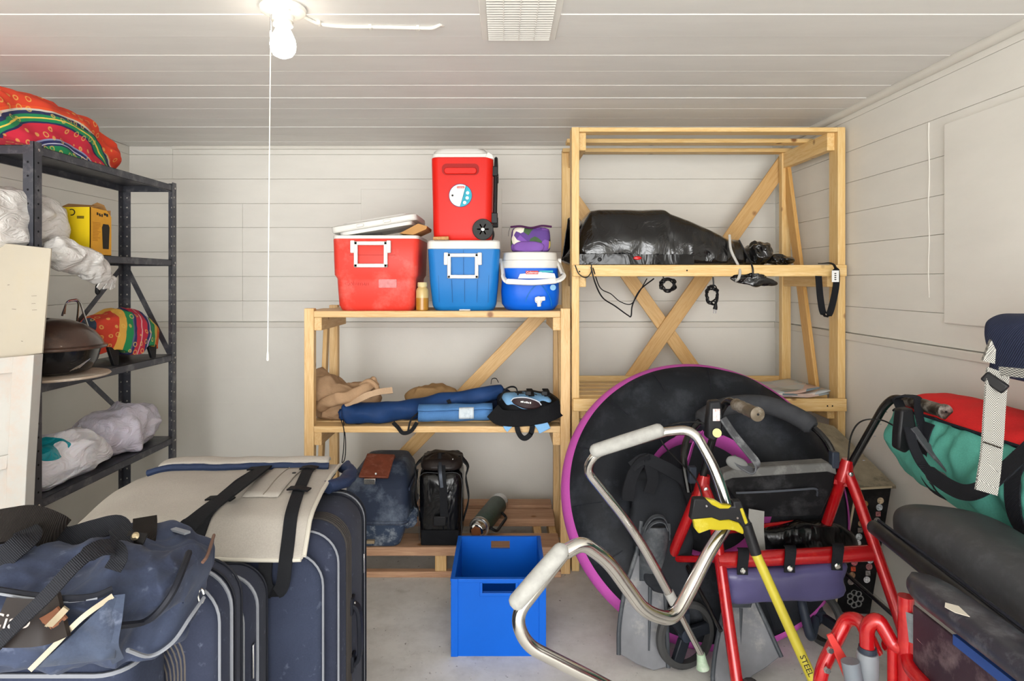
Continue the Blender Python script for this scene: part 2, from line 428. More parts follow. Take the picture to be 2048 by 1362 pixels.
# vent grille
vy0, vy1 = 1.80, PZ(1040, 75, CEIL).y; vx0, vx1 = XY(977, vy1), XY(1098, vy1)
t = thing('ceiling_vent', 'white louvred air vent grille set in the ceiling boards', 'vent', ((vx0+vx1)/2, (vy0+vy1)/2, CEIL - .012))
fr = MB(); b_ = .022
fr.box((vx0 - b_, vy0 - b_, CEIL - .006), (vx0, vy1 + .006, CEIL + .004)).box((vx1, vy0 - b_, CEIL - .006), (vx1 + b_, vy1 + .006, CEIL + .004))
fr.box((vx0, vy1 - .002, CEIL - .006), (vx1, vy1 + .006, CEIL + .004)).box((vx0, vy0 - b_, CEIL - .006), (vx1, vy0, CEIL + .004))
part('frame', fr, MT['white_plastic'], t, bevel=.002)
part('backing', MB().box((vx0, vy0, CEIL - .003), (vx1, vy1, CEIL - .0012)), pm('vent_dark', '55534f', .8), t)
for i in range(19):
    y = vy0 + .006 + i * (vy1 - vy0 - .01) / 18.5
    s_ = MB().box((vx0, y, CEIL - .0105), (vx1, y + .0064, CEIL - .0085)).rot((0, y, CEIL - .0095), 'X', -24)
    part('louvre', s_, MT['white_plastic'], t, smooth=False)
for i in range(1, 4):
    x = vx0 + (vx1 - vx0) * i / 4; part('rib', MB().box((x - .0015, vy0, CEIL - .0125), (x + .0015, vy1, CEIL - .0105)), MT['white_plastic'], t, smooth=False)
# ================================================================== METAL SHELF UNIT (left) AND WHAT STANDS ON IT
MT['metal'] = pm('charcoal_enamel', '4a4b52', .38, .25, .1, 3, dust='77767a', ds=14)
MT['hole'] = pm('punched_hole', 'b5b1a8', .7)
MT['hole_d'] = pm('punched_hole_dark', '15151a', .8)
XF, XR, YN, YF_ = -1.696, -1.972, 2.30, 3.30
t = thing('metal_shelf', 'charcoal grey slotted metal shelf unit along the left wall', 'shelf', ((XF+XR)/2, (YN+YF_)/2, 0))
TOPZ = 1.885
for (x, sx) in ((XF, -1), (XR, 1)):
    for (y, sy) in ((YN, 1), (YF_, -1)):
        m = MB(); w = .04; th = .002
        m.box((x, y, 0), (x + sx*w, y + sy*th, TOPZ)).box((x, y, 0), (x + sx*th, y + sy*w, TOPZ))
        p_ = part('post', m, MT['metal'], t, smooth=False)
        h = MB()
        for k in range(36):
            z = .06 + k * .05
            h.lathe([(.0042, -.0006), (.0042, th + .0006)], (x + sx*.022, y if sy > 0 else y - th, z), (0, 1, 0), 7)
            h.lathe([(.0042, -.0006), (.0042, th + .0006)], (x if sx > 0 else x - th, y + sy*.022, z), (1, 0, 0), 7)
        part('hole_row', h, MT['hole'] if y > 3 else MT['hole_d'], p_, kind='stuff', smooth=False)
SH = [1.872, 1.489, 1.002, .578, .137]
for z in SH:
    m = MB(); a = .003; lp = .032
    m.box((XR + a, YN + a, z - .0015), (XF - a, YF_ - a, z))
    m.box((XF - a - .0015, YN + a, z - lp), (XF - a, YF_ - a, z)).box((XR + a, YN + a, z - lp), (XR + a + .0015, YF_ - a, z))
    m.box((XR + a, YN + a, z - lp), (XF - a, YN + a + .0015, z)).box((XR + a, YF_ - a - .0015, z - lp), (XF - a, YF_ - a, z))
    m.box((XF - a - .012, YN + a, z - lp), (XF - a, YF_ - a, z - lp + .0015)).box((XR + a, YN + a, z - lp), (XR + a + .012, YF_ - a, z - lp + .0015))
    s_ = part('shelf', m, MT['metal'], t, smooth=False)
    for (x, y) in ((XF + .003, YN + .02), (XF + .003, YF_ - .02)):
        part('bolt', MB().lathe([(.006, -.002), (.006, .001), (.003, .0025)], (x, y, z - .016), (1, 0, 0), 8), MT['steel'], s_)
xb = XR + .004
def strap(p0, p1, up): part('brace', MB().beam(p0, p1, .003, .026, up), MT['metal'], t, smooth=False)
strap((xb, YF_ - .02, 1.45), (xb, YN + .02, .70), (0, 1, 0)); strap((xb + .004, YF_ - .02, .70), (xb + .004, YN + .02, 1.45), (0, 1, 0))
strap((XR + .02, YF_ - .004, 1.45), (XF - .02, YF_ - .004, .98), (1, 0, 0))

# ---- striped woven fabric
SER = ['e8512a', 'e8512a', '1d2c4e', '178a55', 'e9c45a', 'c9233f', 'd62a45', '2b3566', '8f95b8', '1f7d4a', 'efce63', 'e9552a']
def serape(name, mode):
    t = NT(name); co = t.coord(); x = t.sep(co); nz = t.noise(co, 7, 3)
    if mode == 'radial':
        q = t.math('SQRT', t.math('ADD', t.math('POWER', t.math('DIVIDE', t.math('SUBTRACT', x[1], -.02), .53), 2), t.math('POWER', t.math('DIVIDE', t.math('ADD', x[2], .07), .30), 2)))
        q = t.math('SUBTRACT', 1.02, q)
        st = [(0, 'e5482b'), (.24, 'ee5a2c'), (.27, 'd8d0c4'), (.295, '27305a'), (.335, '1d8a56'), (.37, 'e9d05a'), (.385, '1d8a56'), (.42, '24305a'), (.44, 'd42a44'), (.60, 'cf2440'),
              (.62, '8f95b8'), (.64, '2b2f63'), (.67, 'c9cbe0'), (.68, '2b2f63'), (.70, '178a55'), (.80, '12693f'), (.82, 'eec95c'), (.90, 'e8b04c'), (.95, 'b8203a')]
    else:
        q = t.math('ADD', t.math('MULTIPLY', x[1], 2.0), t.math('MULTIPLY', x[2], -.9)); q = t.math('ADD', q, t.math('MULTIPLY', x[0], .6)); q = t.math('ADD', q, .62)
        st = [(0, '3a4a5e'), (.06, 'd5432c'), (.24, 'e9b04c'), (.33, '1f8a52'), (.42, '5a627e'), (.44, '2b2f63'), (.47, 'c22841'), (.53, 'd9a0a4'), (.545, 'c22841'), (.62, '2b2f63'), (.66, 'c8c3d0'),
              (.675, '2f3a66'), (.69, '1f8a52'), (.79, 'e3c056'), (.88, 'e8642f'), (1.0, 'e8512a')]
    q = t.math('ADD', q, t.math('MULTIPLY', t.math('SUBTRACT', nz, .5), .05))
    cc = t.ramp(q, st, 'CONSTANT')
    vo = t.n('ShaderNodeTexVoronoi'); t.l(co, vo.inputs['Vector']); vo.inputs['Scale'].default_value = 24; vo.inputs['Randomness'].default_value = .35
    ring = t.ramp(vo.outputs['Distance'], [(.17, (0,0,0)), (.2, (1,1,1)), (.27, (1,1,1)), (.3, (0,0,0))])
    cc = t.mix(t.math('MULTIPLY', ring, .55), cc, 'f0cf6a')
    t.col(cc); t.set(Roughness=.85); t.bump(t.noise(co, 160, 2), .2, .001); return t.m
def fit(mb, fn):
    for i, p in enumerate(mb.v): mb.v[i] = V(fn(p))
    return mb
# top bundle
cx0, cy0, cz0 = -1.832, 2.50, SH[0]
m = MB().blob((cx0, cy0, cz0), (.128, .47, .222), .75, .8, 90, 80)
fit(m, lambda p: V((p.x, p.y, cz0 + max(0, (p.z - cz0)))))
for i, p in enumerate(m.v):
    q = p - V((cx0, cy0, cz0)); a = math.atan2(q.z, q.y)
    d = .016 * noise.noise(V((p.x*9, p.y*7, p.z*9))) + .008 * noise.noise(V((p.x*25, p.y*15, p.z*22)))
    d -= .02 * abs(noise.noise(V((p.x*8, p.y*9 + q.z*14, p.z*5))))
    if p.z > cz0 + .004: m.v[i] = p + V((d * 1.6 + .012 * math.sin(q.z * 60 + q.y*8) * (q.z < .12), d, d * .7))
    p = m.v[i]; p.z = min(p.z, CEIL - .03)
m2 = MB().ribbon(cr([V((cx0 + .136, cy0 - .40 + k * .075, cz0 + .03 + .02 * math.sin(k * 1.7))) for k in range(11)], 4), .035, .01, (0, .1, 1))
o = solo('striped_cushion_bundle', m, serape('striped_cloth_rings', 'radial'), 'red and green patterned fabric bundle on the top metal shelf under the ceiling', 'bundle', sub=1)

# ---- white plastic bags
def plastic(name, c, tr=0.0, rough=.26, ws=20):
    t = NT(name); co = t.coord(); nz = t.noise(co, 3.5, 3, .5, .6); t.col(t.ramp(nz, [(.3, shade(c, .9)), (.7, shade(c, 1.05))]))
    t.set(Roughness=rough); t.b.inputs['Subsurface Weight'].default_value = .12 if tr else 0
    a = t.noise(t.coord((1, .6, 1.3)), ws, 3, .5, 1.5); r = t.math('ABSOLUTE', t.math('SUBTRACT', a, .5))
    t.bump(r, .7, .022); return t
MT['bagw'] = plastic('white_plastic_bag', 'dddad6').m
t = thing('white_garbage_bag', 'stuffed white plastic bag behind the near post, neck hanging off the shelf', 'bag', (-1.82, 2.45, SH[1]))
m = MB().blob((-1.83, 2.345, SH[1] + .112), (.115, .27, .112), .75, .8, 80, 44, zmin=SH[1] + .002).wr(.014, 7, 1, keepz=SH[1] + .002)
crumple(m, .022, 9, 2, keepz=SH[1] + .002, sc=(1, .8, 1.2)); fit(m, lambda p: V((min(p.x, XF - .006), p.y, p.z)))
part('sack', m, MT['bagw'], t, sub=1)
pts = [P(105, 500, 2.36), P(130, 515, 2.42), P(165, 520, 2.5), P(190, 540, 2.56), P(206, 560, 2.62)]
pts = [V((max(p.x, -1.70), p.y, p.z)) for p in pts]
rs = [.055, .06, .055, .05, .026]; m = MB().tube(cr(pts, 6), [rs[min(4, i // 6)] + (rs[min(4, i // 6 + 1)] - rs[min(4, i // 6)]) * (i % 6) / 6 for i in range(25)], 34)
m.wr(.022, 13, 4); crumple(m, .02, 14, 3); fit(m, lambda p: V((max(p.x, -1.688) if p.z < SH[1] + .003 else p.x, p.y, p.z)))
part('neck', m, MT['bagw'], t, sub=1)
m = MB(); q0 = P(198, 552, 2.62); q0.x = -1.655
for a in (-.03, 0, .028):
    m.ribbon(cr([q0, q0 + V((.03, a, -.01)), q0 + V((.02, a * 1.6, -.05))], 5), .035, .004, (0, 1, .3))
m.wr(.006, 30, 2); part('loose_edge', m, MT['bagw'], t)
part('knot', MB().blob(P(196, 580, 2.63) * 1.0, (.012, .016, .022), 1, 1, 12, 8).wr(.005, 40), MT['black'], t)

# ---- yellow appliance box
by0, by1, bx1 = 2.62, 2.76, -1.70; bx0 = bx1 - .125; bz = SH[1]; bt = ZY(414, by0)
t = thing('appliance_box', 'bright yellow cardboard appliance box with torn open top', 'box', ((bx0+bx1)/2, (by0+by1)/2, bz))
MT['yel'] = pm('yellow_card', 'e6c81e', .45, var=.04); MT['ora'] = pm('amber_card', 'e3a52c', .45, var=.08, vs=12)
MT['kraft'] = pm('kraft_card', 'b98a55', .8, var=.1); MT['ink'] = pm('black_ink', '2c2721', .6); MT['amber_ink'] = pm('amber_ink', 'b97a1c', .6)
m = MB(); th = .003
m.box((bx0, by0, bz), (bx1, by0 + th, bt)); part('front_face', m, MT['yel'], t, smooth=False)
m = MB().prism([(bx1, by0, bz), (bx1, by1, bz), (bx1, by1, bt - .028), (bx1, by1 - .03, bt - .004), (bx1, by0, bt)], (-th, 0, 0)); part('side_face', m, MT['ora'], t, smooth=False)
m = MB().box((bx0, by1 - th, bz), (bx1 - th, by1, bt)).box((bx0, by0 + th, bz), (bx0 + th, by1 - th, bt)).box((bx0, by0, bz), (bx1, by1, bz + .002)); part('body', m, MT['kraft'], t, smooth=False)
m = MB().prism([(bx0 + .02, by1 - .002, bt), (bx1 - .002, by1 - .004, bt - .03), (bx1 - .02, by1 - .02, bt + .022), (bx0 + .07, by1 - .01, bt + .035), (bx0 + .03, by1, bt + .02)], (0, .002, 0)); part('flap', m, MT['kraft'], t, smooth=False)
m = MB().prism([(bx0, by0 + .001, bt), (bx1, by0 + .001, bt), (bx1 - .004, by0 + .05, bt + .012), (bx0, by0 + .05, bt + .02)], (0, 0, -.002)); part('flap', m, MT['kraft'], t, smooth=False)
m = MB(); yy = by0 + (by1 - by0) * .72; hh = bt - bz
m.prism([(bx1 + .0005, yy - .02, bz + .14*hh), (bx1 + .0005, yy + .02, bz + .14*hh), (bx1 + .0005, yy + .026, bz + .62*hh), (bx1 + .0005, yy + .018, bz + .68*hh), (bx1 + .0005, yy - .018, bz + .68*hh), (bx1 + .0005, yy - .026, bz + .6*hh)], (.0004, 0, 0))
part('printed_picture', m, MT['ink'], t, smooth=False)
m = MB()
for i in range(13): m.box((bx1 + .0004, by0 + .014, bz + hh*(.3 + i*.032)), (bx1 + .0009, by0 + .014 + random.uniform(.03, .055), bz + hh*(.3 + i*.032) + .0022))
part('printed_lines', m, MT['amber_ink'], t, smooth=False)
for dy, dz, w_, h_ in ((.040, .88, .010, .006), (.040, .855, .010, .006), (.054, .865, .010, .006), (.056, .835, .012, .006), (.072, .83, .008, .012), (.088, .87, .014, .010), (.104, .85, .012, .012)): part('printed_mark', MB().box((bx1 + .0003, by0 + dy, bz + hh*dz), (bx1 + .0009, by0 + dy + w_, bz + hh*dz + h_)), MT['ink'], t, smooth=False)
m = MB(); m.tube([V((bx0 + .048 + .013*math.cos(a*.3), by0 - .0006, bz + hh*.89 + .012*math.sin(a*.3))) for a in range(-6, 8)], .0022, 6)
for i in range(2): m.box((bx1 - .055, by0 - .0008, bz + hh*(.76 + i*.03)), (bx1 - .026, by0, bz + hh*(.76 + i*.03) + .004))
part('lettering', m, MT['ink'], t, smooth=False)

# ---- cream cardboard sheet and white panelled door, leaning in front of the shelf
MT['card'] = pm('cream_cardboard', 'b2a999', .75, var=.05, vs=4, dust='b3a894', ds=9, bump=.1, bs=30)
yb = 2.22
m = MB().prism([P(102, 497, yb), P(84, 706, yb), P(30, 713, yb), P(-120, 735, yb), P(-120, 480, yb), P(20, 488, yb)], (0, .006, 0))
t = thing('cardboard_sheet', 'cream cardboard sheet standing on the white door before the metal shelf', 'cardboard', P(0, 716, yb))
part('sheet', m, MT['card'], t, smooth=False)
m = MB()
for (px, py, w) in ((68, 592, 10), (67, 607, 7), (69, 620, 9), (28, 618, 8), (44, 682, 3), (17, 570, 4)):
    part('pen_mark', MB().beam(P(px - w/2, py, yb - .0006), P(px + w/2, py + random.uniform(-1, 1), yb - .0006), .0008, .0016, (0, 1, 0)), MT['ink'], t, smooth=False)
MT['door'] = pm('white_door_paint', 'b9b6b0', .5, var=.05, dust='bfa99a', ds=5, bump=.12, bs=8)
yd0, yd1 = 2.19, 2.235
t = thing('panel_door', 'old white panelled door leaning below the cream cardboard', 'door', (-1.95, 2.22, 0))
def dq(pts, y0, y1, nm):
    mm = MB().prism([P(a, b, 2.2) + V((0, y0 - 2.2, 0)) for a, b in pts], (0, y1 - y0, 0)); part(nm, mm, MT['door'], t, bevel=.002, smooth=False)
zb = CY + H * F / 2.2
dq([(72, 709), (57, 940), (38, zb), (0, zb), (18, 940), (28, 740), (30, 713)], yd0, yd1, 'stile')
dq([(30, 713), (28, 745), (-260, 772), (-260, 740)], yd0 + .001, yd1, 'rail')
dq([(20, 908), (17, 936), (-260, 1010), (-260, 975)], yd0 + .001, yd1, 'rail')
dq([(-8, zb - 60), (0, zb), (-260, zb), (-260, zb - 60)], yd0 + .001, yd1, 'rail')
dq([(28, 735), (0, zb - 10), (-260, zb - 10), (-260, 745)], yd0 + .02, yd1 - .008, 'panel')

# ---- kettle grill
MT['enamel'] = pm('brown_black_enamel', '4a3830', .28, .0, .35, 6, dust='6d5446', ds=7, coat=.5)
MT['bowl'] = pm('black_enamel', '131315', .25, 0, .2, coat=.4)
MT['chrome'] = pm('chrome', 'd4d4d2', .13, 1, .05)
MT['lwood'] = wood('handle_wood', 'y', 'b98247', '9a6632', False)
gc = V((-1.805, 2.53, SH[2] + .012)); rz = ZY(694, 2.53)
t = thing('kettle_grill', 'dark enamel kettle barbecue with domed lid on the metal shelf', 'grill', gc)
part('bowl', MB().lathe([(.10, 0), (.14, .012), (.165, .05), (.176, rz - gc.z - .012), (.18, rz - gc.z)], gc, n=40), MT['bowl'], t)
part('lid', MB().lathe([(.196, rz - gc.z - .006), (.200, rz - gc.z - .002), (.198, rz - gc.z + .004), (.186, rz - gc.z + .010), (.180, rz - gc.z + .026), (.155, rz - gc.z + .06), (.115, rz - gc.z + .09), (.065, rz - gc.z + .108), (.01, rz - gc.z + .115)], gc, n=44), MT['enamel'], t)
lt = V((gc.x - .02, 2.47, rz + .112))
part('vent_plate', MB().lathe([(.035, 0), (.036, .004), (.02, .008)], lt + V((0, .03, 0)), n=20), MT['bowl'], t)
h_ = part('handle', MB().tube(cr([lt + V((0, -.055, 0)), lt + V((0, -.05, .04)), lt + V((0, .0, .046)), lt + V((0, .04, .04)), lt + V((0, .045, 0))], 5), .008, 8), MT['black'], t)
part('grip', MB().tube(cr([lt + V((0, -.05, .048)), lt + V((0, 0, .054)), lt + V((0, .045, .048))], 4), .014, 10), MT['lwood'], h_)
w0 = [P(124, 632, 2.55), P(133, 602, 2.56), P(158, 598, 2.62), P(176, 654, 2.66)]; m = MB().tube(fillet(w0, .02), .004, 8)
w1 = [P(129, 628, 2.62), P(131, 603, 2.62), P(157, 600, 2.66), P(154, 645, 2.68)]; m.tube(fillet(w1, .02), .004, 8)
part('wire_leg', m, MT['chrome'], t)
m = MB()
for i in range(4): m.tube([P(140 + i*6, 742 - i*2, 2.45), P(165 + i*5, 726 - i*3, 2.5)], .0015, 6)
part('ash_wire', m, MT['chrome'], t)
m = MB().lathe([(.20, 0), (.204, .004), (.20, .009), (.18, .010)], (-1.79, 2.52, SH[2] + .001), n=44)
solo('round_tray', m, pm('pale_board', 'b9a794', .6, dust='d8d0c4'), 'thin pale round board under the kettle barbecue', 'tray')

# ---- small grill under a striped cover
t = thing('covered_grill', 'small black legged grill under a striped red and green cloth cover', 'grill', (-1.84, 3.04, SH[2]))
m = MB().lathe([(.08, .05), (.11, .055), (.125, .09), (.125, .12)], (-1.84, 3.04, SH[2]), n=28); part('fire_bowl', m, MT['bowl'], t)
for (x, y) in ((-1.735, 2.86), (-1.72, 3.14), (-1.93, 2.88), (-1.93, 3.2)):
    m = MB().prism([(x, y - .018, SH[2]), (x, y + .012, SH[2]), (x, y + .02, SH[2] + .06), (x - .02, y + .01, SH[2] + .085), (x - .02, y - .03, SH[2] + .085)], (-.016, 0, 0)); part('leg', m, MT['black'], t, bevel=.003)
m = MB().blob((-1.84, 3.035, SH[2] + .075), (.125, .235, .165), .8, .9, 80, 50)
fit(m, lambda p: V((p.x, p.y, SH[2] + .072 + max(0, p.z - SH[2] - .075) - .018 * (p.z < SH[2] + .075) * (1 + math.sin(p.y*30)))))
m.wr(.012, 9, 3, keepz=SH[2] + .035); crumple(m, .018, 8, 3, keepz=SH[2] + .035)
part('cover', m, serape('striped_cloth_bands', 'lin'), t, sub=1)

# ---- carrier bags on the lower shelf
def teal_bag():
    t = plastic('carrier_bag_print', 'e6e4ea', 1, .3, 16); co = t.coord(); x = t.sep(co)
    dx = t.math('DIVIDE', t.math('ADD', x[1], .145), .085); dz = t.math('DIVIDE', t.math('SUBTRACT', x[2], .165), .042)
    d = t.math('ADD', t.math('POWER', dx, 2), t.math('POWER', dz, 2))
    vo = t.n('ShaderNodeTexVoronoi'); t.l(co, vo.inputs['Vector']); vo.inputs['Scale'].default_value = 13
    msk = t.math('MULTIPLY', t.math('LESS_THAN', d, 1.0), t.math('GREATER_THAN', vo.outputs['Distance'], .36))
    base = t.b.inputs['Base Color'].links[0].from_socket
    t.col(t.mix(msk, base, '12919e')); return t.m
m = MB().blob((-1.80, 2.56, SH[3] + .092), (.115, .255, .088), .7, .7, 84, 44, zmin=SH[3] + .001).wr(.018, 8, 6, keepz=SH[3] + .001)
crumple(m, .026, 8, 5, keepz=SH[3] + .001, sc=(1, .7, 1.3))
fit(m, lambda p: V((p.x, p.y, p.z - .03 * max(0, p.y - 2.6) / .2)) if p.z > SH[3] + .05 else p)
solo('carrier_bag', m, teal_bag(), 'white plastic carrier bag with teal print on the lower metal shelf', 'bag', sub=1)
m = MB().blob((-1.83, 3.035, SH[3] + .10), (.125, .225, .10), .7, .8, 84, 44, zmin=SH[3] + .001).wr(.022, 7, 9, keepz=SH[3] + .001)
crumple(m, .03, 8, 8, keepz=SH[3] + .001)
fit(m, lambda p: V((p.x, p.y, p.z - .10 * max(0, 2.85 - p.y) / .2)) if p.z > SH[3] + .09 else p)
for p in m.v: p.z = max(p.z, SH[3] + .001)
solo('lilac_bag', m, plastic('milky_bag', 'd5cfdd', 1, .25).m, 'milky lilac plastic bag at the far end of the lower metal shelf', 'bag', sub=1)
# ================================================================== WOODEN SHELVES AT THE BACK
PIN = ('e6c48e', 'd6ab70'); FIR = ('c9955c', 'b07a45')
WX, WY, WZ = (wood('pine_grain_' + a, a, *PIN) for a in 'xyz')
TX, TY, TZ = (wood('yellow_pine_grain_' + a, a, 'ebcb90', 'ddb471') for a in 'xyz')
SX = wood('rough_fir_grain', 'x', 'c79f7e', 'b08668', True, .75)
def plank(name, a, b, mat, parent, bv=.003): return part(name, MB().box(a, b), mat, parent, bevel=bv, smooth=False)
def dbrace(name, p0, p1, w, th, parent, base=('dcb67c', 'cda162'), flat='y'):
    p0, p1 = V(p0), V(p1); d = p1 - p0
    if flat == 'y': rot = (0, -math.atan2(d.z, d.x), 0); up = V((0, 1, 0)); mm = MB().beam(p0, p1, w, th, up)
    else: rot = (0, -math.atan2(d.z, d.y), math.radians(90)); up = V((1, 0, 0)); mm = MB().beam(p0, p1, w, th, up)
    return part(name, mm, wood('brace_grain', rot, *base), parent, bevel=.003, smooth=False)

# ---- low shelf
YA, YZ = 3.0, 3.47; XL0, XR1 = XY(608, YA), .312; PW = .046
LT = ZY(622, YA); LM = ZY(852, YA)
t = thing('low_wooden_shelf', 'low open pine shelf carrying the coolers', 'shelf', ((XL0+XR1)/2, (YA+YZ)/2, 0)); low = t
for x in (XL0, XR1 - PW):
    plank('post', (x, YA, 0), (x + PW, YA + .04, LT + .012), WZ, t)
    plank('post', (x, YZ - .04, 0), (x + PW, YZ, LT + .012), WZ, t)
    xi = x + PW if x < 0 else x - .02
    for z in (LT - .03, LM - .03, .105):
        xs_ = (x + PW, x + PW + .036) if x < 0 else (x - .036, x)
        plank('side_rail', (xs_[0], YA + .004, z - .062), (xs_[1], YZ, z), WY, t)
    dbrace('side_brace', (x + PW/2, 3.31, LT - .02), (x + PW/2, 3.14, .05), .045, .022, t, flat='x')
for z, n in ((LT, 4), (LM, 4)):
    wd = (YZ - YA) / n
    for i in range(n):
        plank('slat', (XL0 + PW * (.0 if i else 1.02), YA - .006 + i * wd, z - .03), (XR1 - (PW * 1.02 if i == 0 else 0), YA - .006 + i * wd + wd * .74, z), WX, t) if 0 < i < n-1 else \
        plank('slat', (XL0 + PW * 1.02, YA - .006 + i * wd, z - .03), (XR1 - PW * 1.02, YA - .006 + i * wd + wd * .74, z), WX, t)
for (y0, y1) in ((2.955, 3.125), (3.31, 3.455), (3.51, 3.615)):
    plank('bottom_slat', (XL0 + PW * 1.05, y0, .105), (XR1 - PW * 1.05, y1, .145), SX, t)
plank('foot_board', (XL0 + PW, 2.965, 0), (XR1 - PW, 3.0, .028), SX, t)
plank('block', (XY(870, 2.97), 2.968, .028), (XY(893, 2.97), 3.0, .105), WZ, t)
plank('cross_rail', (XR1 - .16, 2.98, .045), (XR1 - .12, 3.6, .105), WY, t)
dbrace('back_brace', P(735, 985, 3.485), P(1092, 618, 3.485), .074, .02, t)

# ---- tall shelf
UA, UZ = 3.03, 3.58; UL, UR = .322, XY(1692, UA) - .002; UT = ZY(254, UA)
t = thing('tall_wooden_shelf', 'tall open pine shelf frame in the right back corner', 'shelf', ((UL+UR)/2, (UA+UZ)/2, 0)); tall = t
PW2 = .036
for x in (UL, UR - PW2):
    plank('post', (x, UA, 0), (x + PW2, UA + .085, UT), TZ, t); 
    xr = x if x < 1 else UR - .05 - .03
    plank('post', (xr, UZ - .04, 0), (xr + .05, UZ, UT - .02), TZ, t)
    for z in (UT - .02, ZY(530, UA) - .02, ZY(796, UA) - .02):
        xs_ = (x + PW2, x + PW2 + .036) if x < 1 else (x - .036, x)
        plank('side_rail', (xs_[0], UA + .03, z - .085), (xs_[1], UZ - .04, z), TY, t)
for y in (UA, 3.27, UZ - .075):
    plank('top_slat', (UL + PW2 * 1.01 if y == UA else UL + .001, y, UT - .022), (UR - PW2 * 1.01, y + .075, UT - .001), TX, t)
for zt, n, hh in ((ZY(530, UA), 4, .054), (ZY(796, UA), 4, .06)):
    plank('front_rail', (UL + .004, UA - .02, zt - hh), (UR - .004, UA, zt), TX, t)
    for i in range(n):
        y = UA + .09 + i * .115; plank('slat', (UL + .04, y, zt - .02), (UR - .04, y + .075, zt - .001), TX, t)
plank('rear_rail', (UL + .05, UZ, ZY(772, UZ)), (UR - .05, UZ + .02, ZY(752, UZ)), TX, t)
dbrace('back_brace', P(1572, 318, UZ + .03), P(1255, 770, UZ + .03), .084, .018, t)
dbrace('back_brace', P(1136, 383, UZ + .05), P(1400, 755, UZ + .05), .076, .018, t)
dbrace('side_brace', (UR - .05, 3.56, 2.03), (UR - .05, 3.20, .72), .075, .02, t, ('dbb06e', 'cf9c54'), flat='x')
# bolts / nail heads
for px, py in ((1655, 812), (1665, 812), (1374, 541), (1159, 543)):
    c = P(px, py, UA - .021); part('nail', MB().lathe([(.004, 0), (.003, .001)], c, (0, -1, 0), 8), MT['hole_d'], t)

# ================================================================== COOLERS
def moulded(name, c, rough=.38, var=.05): return pm(name, c, rough, 0, var, 5, bump=.06, bs=90, bd=.001)
MT['red'] = pm('red_plastic_faded', 'dc4034', .36, 0, .07, 3, bump=.06, bs=90, dust='e06f64', ds=5); MT['red2'] = moulded('red_plastic', 'd41f14'); MT['blue'] = moulded('blue_plastic', '1a74bd'); MT['blue2'] = moulded('bright_blue_plastic', '0b62d6')
MT['cwhite'] = moulded('cooler_white', 'dfddd7', .4); MT['ctrim'] = moulded('cooler_trim', 'e7e5e0', .4)
FY = 3.02                                     # front of the coolers
def handle_frame(x0, x1, z0, z1, y, parent, bar, mat):
    h = MB(); d = .016
    h.box((x0, y - d, z0), (x0 + bar, y, z1)).box((x1 - bar, y - d, z0), (x1, y, z1)).box((x0, y - d, z1 - bar), (x1, y, z1)).box((x0, y - d, z0), (x1, y, z0 + bar))
    hp = part('handle', h, mat, parent, bevel=.004)
    for x in (x0 - .016, x1 - .004): part('hinge', MB().box((x, y - .02, z1 - .055), (x + .02, y, z1 + .004)), mat, hp, bevel=.004)
# red chest cooler
x0, x1 = XY(664, FY), XY(837, FY); cxr = (x0+x1)/2; w = x1 - x0; dp = .37; yc = FY + dp/2; zb, zs, zt = LT, ZY(552, FY), ZY(477, FY)
t = thing('red_chest_cooler', 'faded red chest cooler with its white lid lying tilted open', 'cooler', (cxr, yc, zb))
part('body', MB().rslab([(zb, w*.84, dp*.86, .05), (zb+.004, w*.86, dp*.88, .055), (zb+.025, w*.9, dp*.93, .05), (zs-.03, w*.92, dp*.95, .035), (zs-.012, w*.925, dp*.955, .035), (zs+.006, w*.975, dp*.985, .03), (zt-.005, w, dp, .03), (zt, w*.99, dp*.99, .03)], cxr, yc, 5), MT['red'], t)
part('rim', MB().rslab([(zt, w*1.0, dp*1.0, .03), (zt+.014, w*1.0, dp*1.0, .03), (zt+.016, w*.97, dp*.97, .03)], cxr, yc, 5), MT['cwhite'], t)
handle_frame(XY(709, FY), XY(776, FY), ZY(535, FY), ZY(483, FY), FY - .002, t, .018, MT['ctrim'])
m = MB().rslab([(0, .085, .04, .004), (.002, .085, .04, .004)], 0, 0); m.xf(frame((XY(775, FY), FY + .0055, ZY(567, FY)), (1,0,0), (0,0,1)))
part('sticker_residue', m, pm('label_residue', 'd98a8a', .6, var=.15, vs=60), t)
mm = text_mb('Coleman', .032, frame((XY(712, FY), FY + .008, ZY(567, FY)), (1,0,0), (0,0,1)), .003); part('embossed_lettering', mm, MT['red'], t, smooth=False)
part('groove', MB().box((XY(698, FY), FY - .0012, ZY(510, FY) - .0008), (XY(791, FY), FY + .004, ZY(510, FY) + .0008)), pm('red_groove', 'a82820', .5), t, smooth=False)
lid = thing('cooler_lid', 'white cooler lid lying tilted across the red chest cooler', 'lid', P(745, 465, FY + .15))
L0 = P(663, 470, FY); ln = .405
m = MB().rslab([(0, ln, .36, .03), (.006, ln+.008, .37, .035), (.026, ln+.008, .37, .035), (.032, ln-.006, .355, .03), (.036, ln*.8, .28, .03), (.044, ln*.78, .27, .03)], ln/2, .19, 5)
m.rot((0,0,0), 'Y', -9.5).xf(Matrix.Translation(L0 + V((0, 0, .008)))); part('panel', m, MT['cwhite'], lid)
m = MB().rslab([(-.016, ln*.86, .3, .03), (.002, ln*.88, .31, .03)], ln/2, .19, 5).rot((0,0,0), 'Y', -9.5).xf(Matrix.Translation(L0 + V((0, 0, .008)))); part('plug', m, MT['ctrim'], lid)
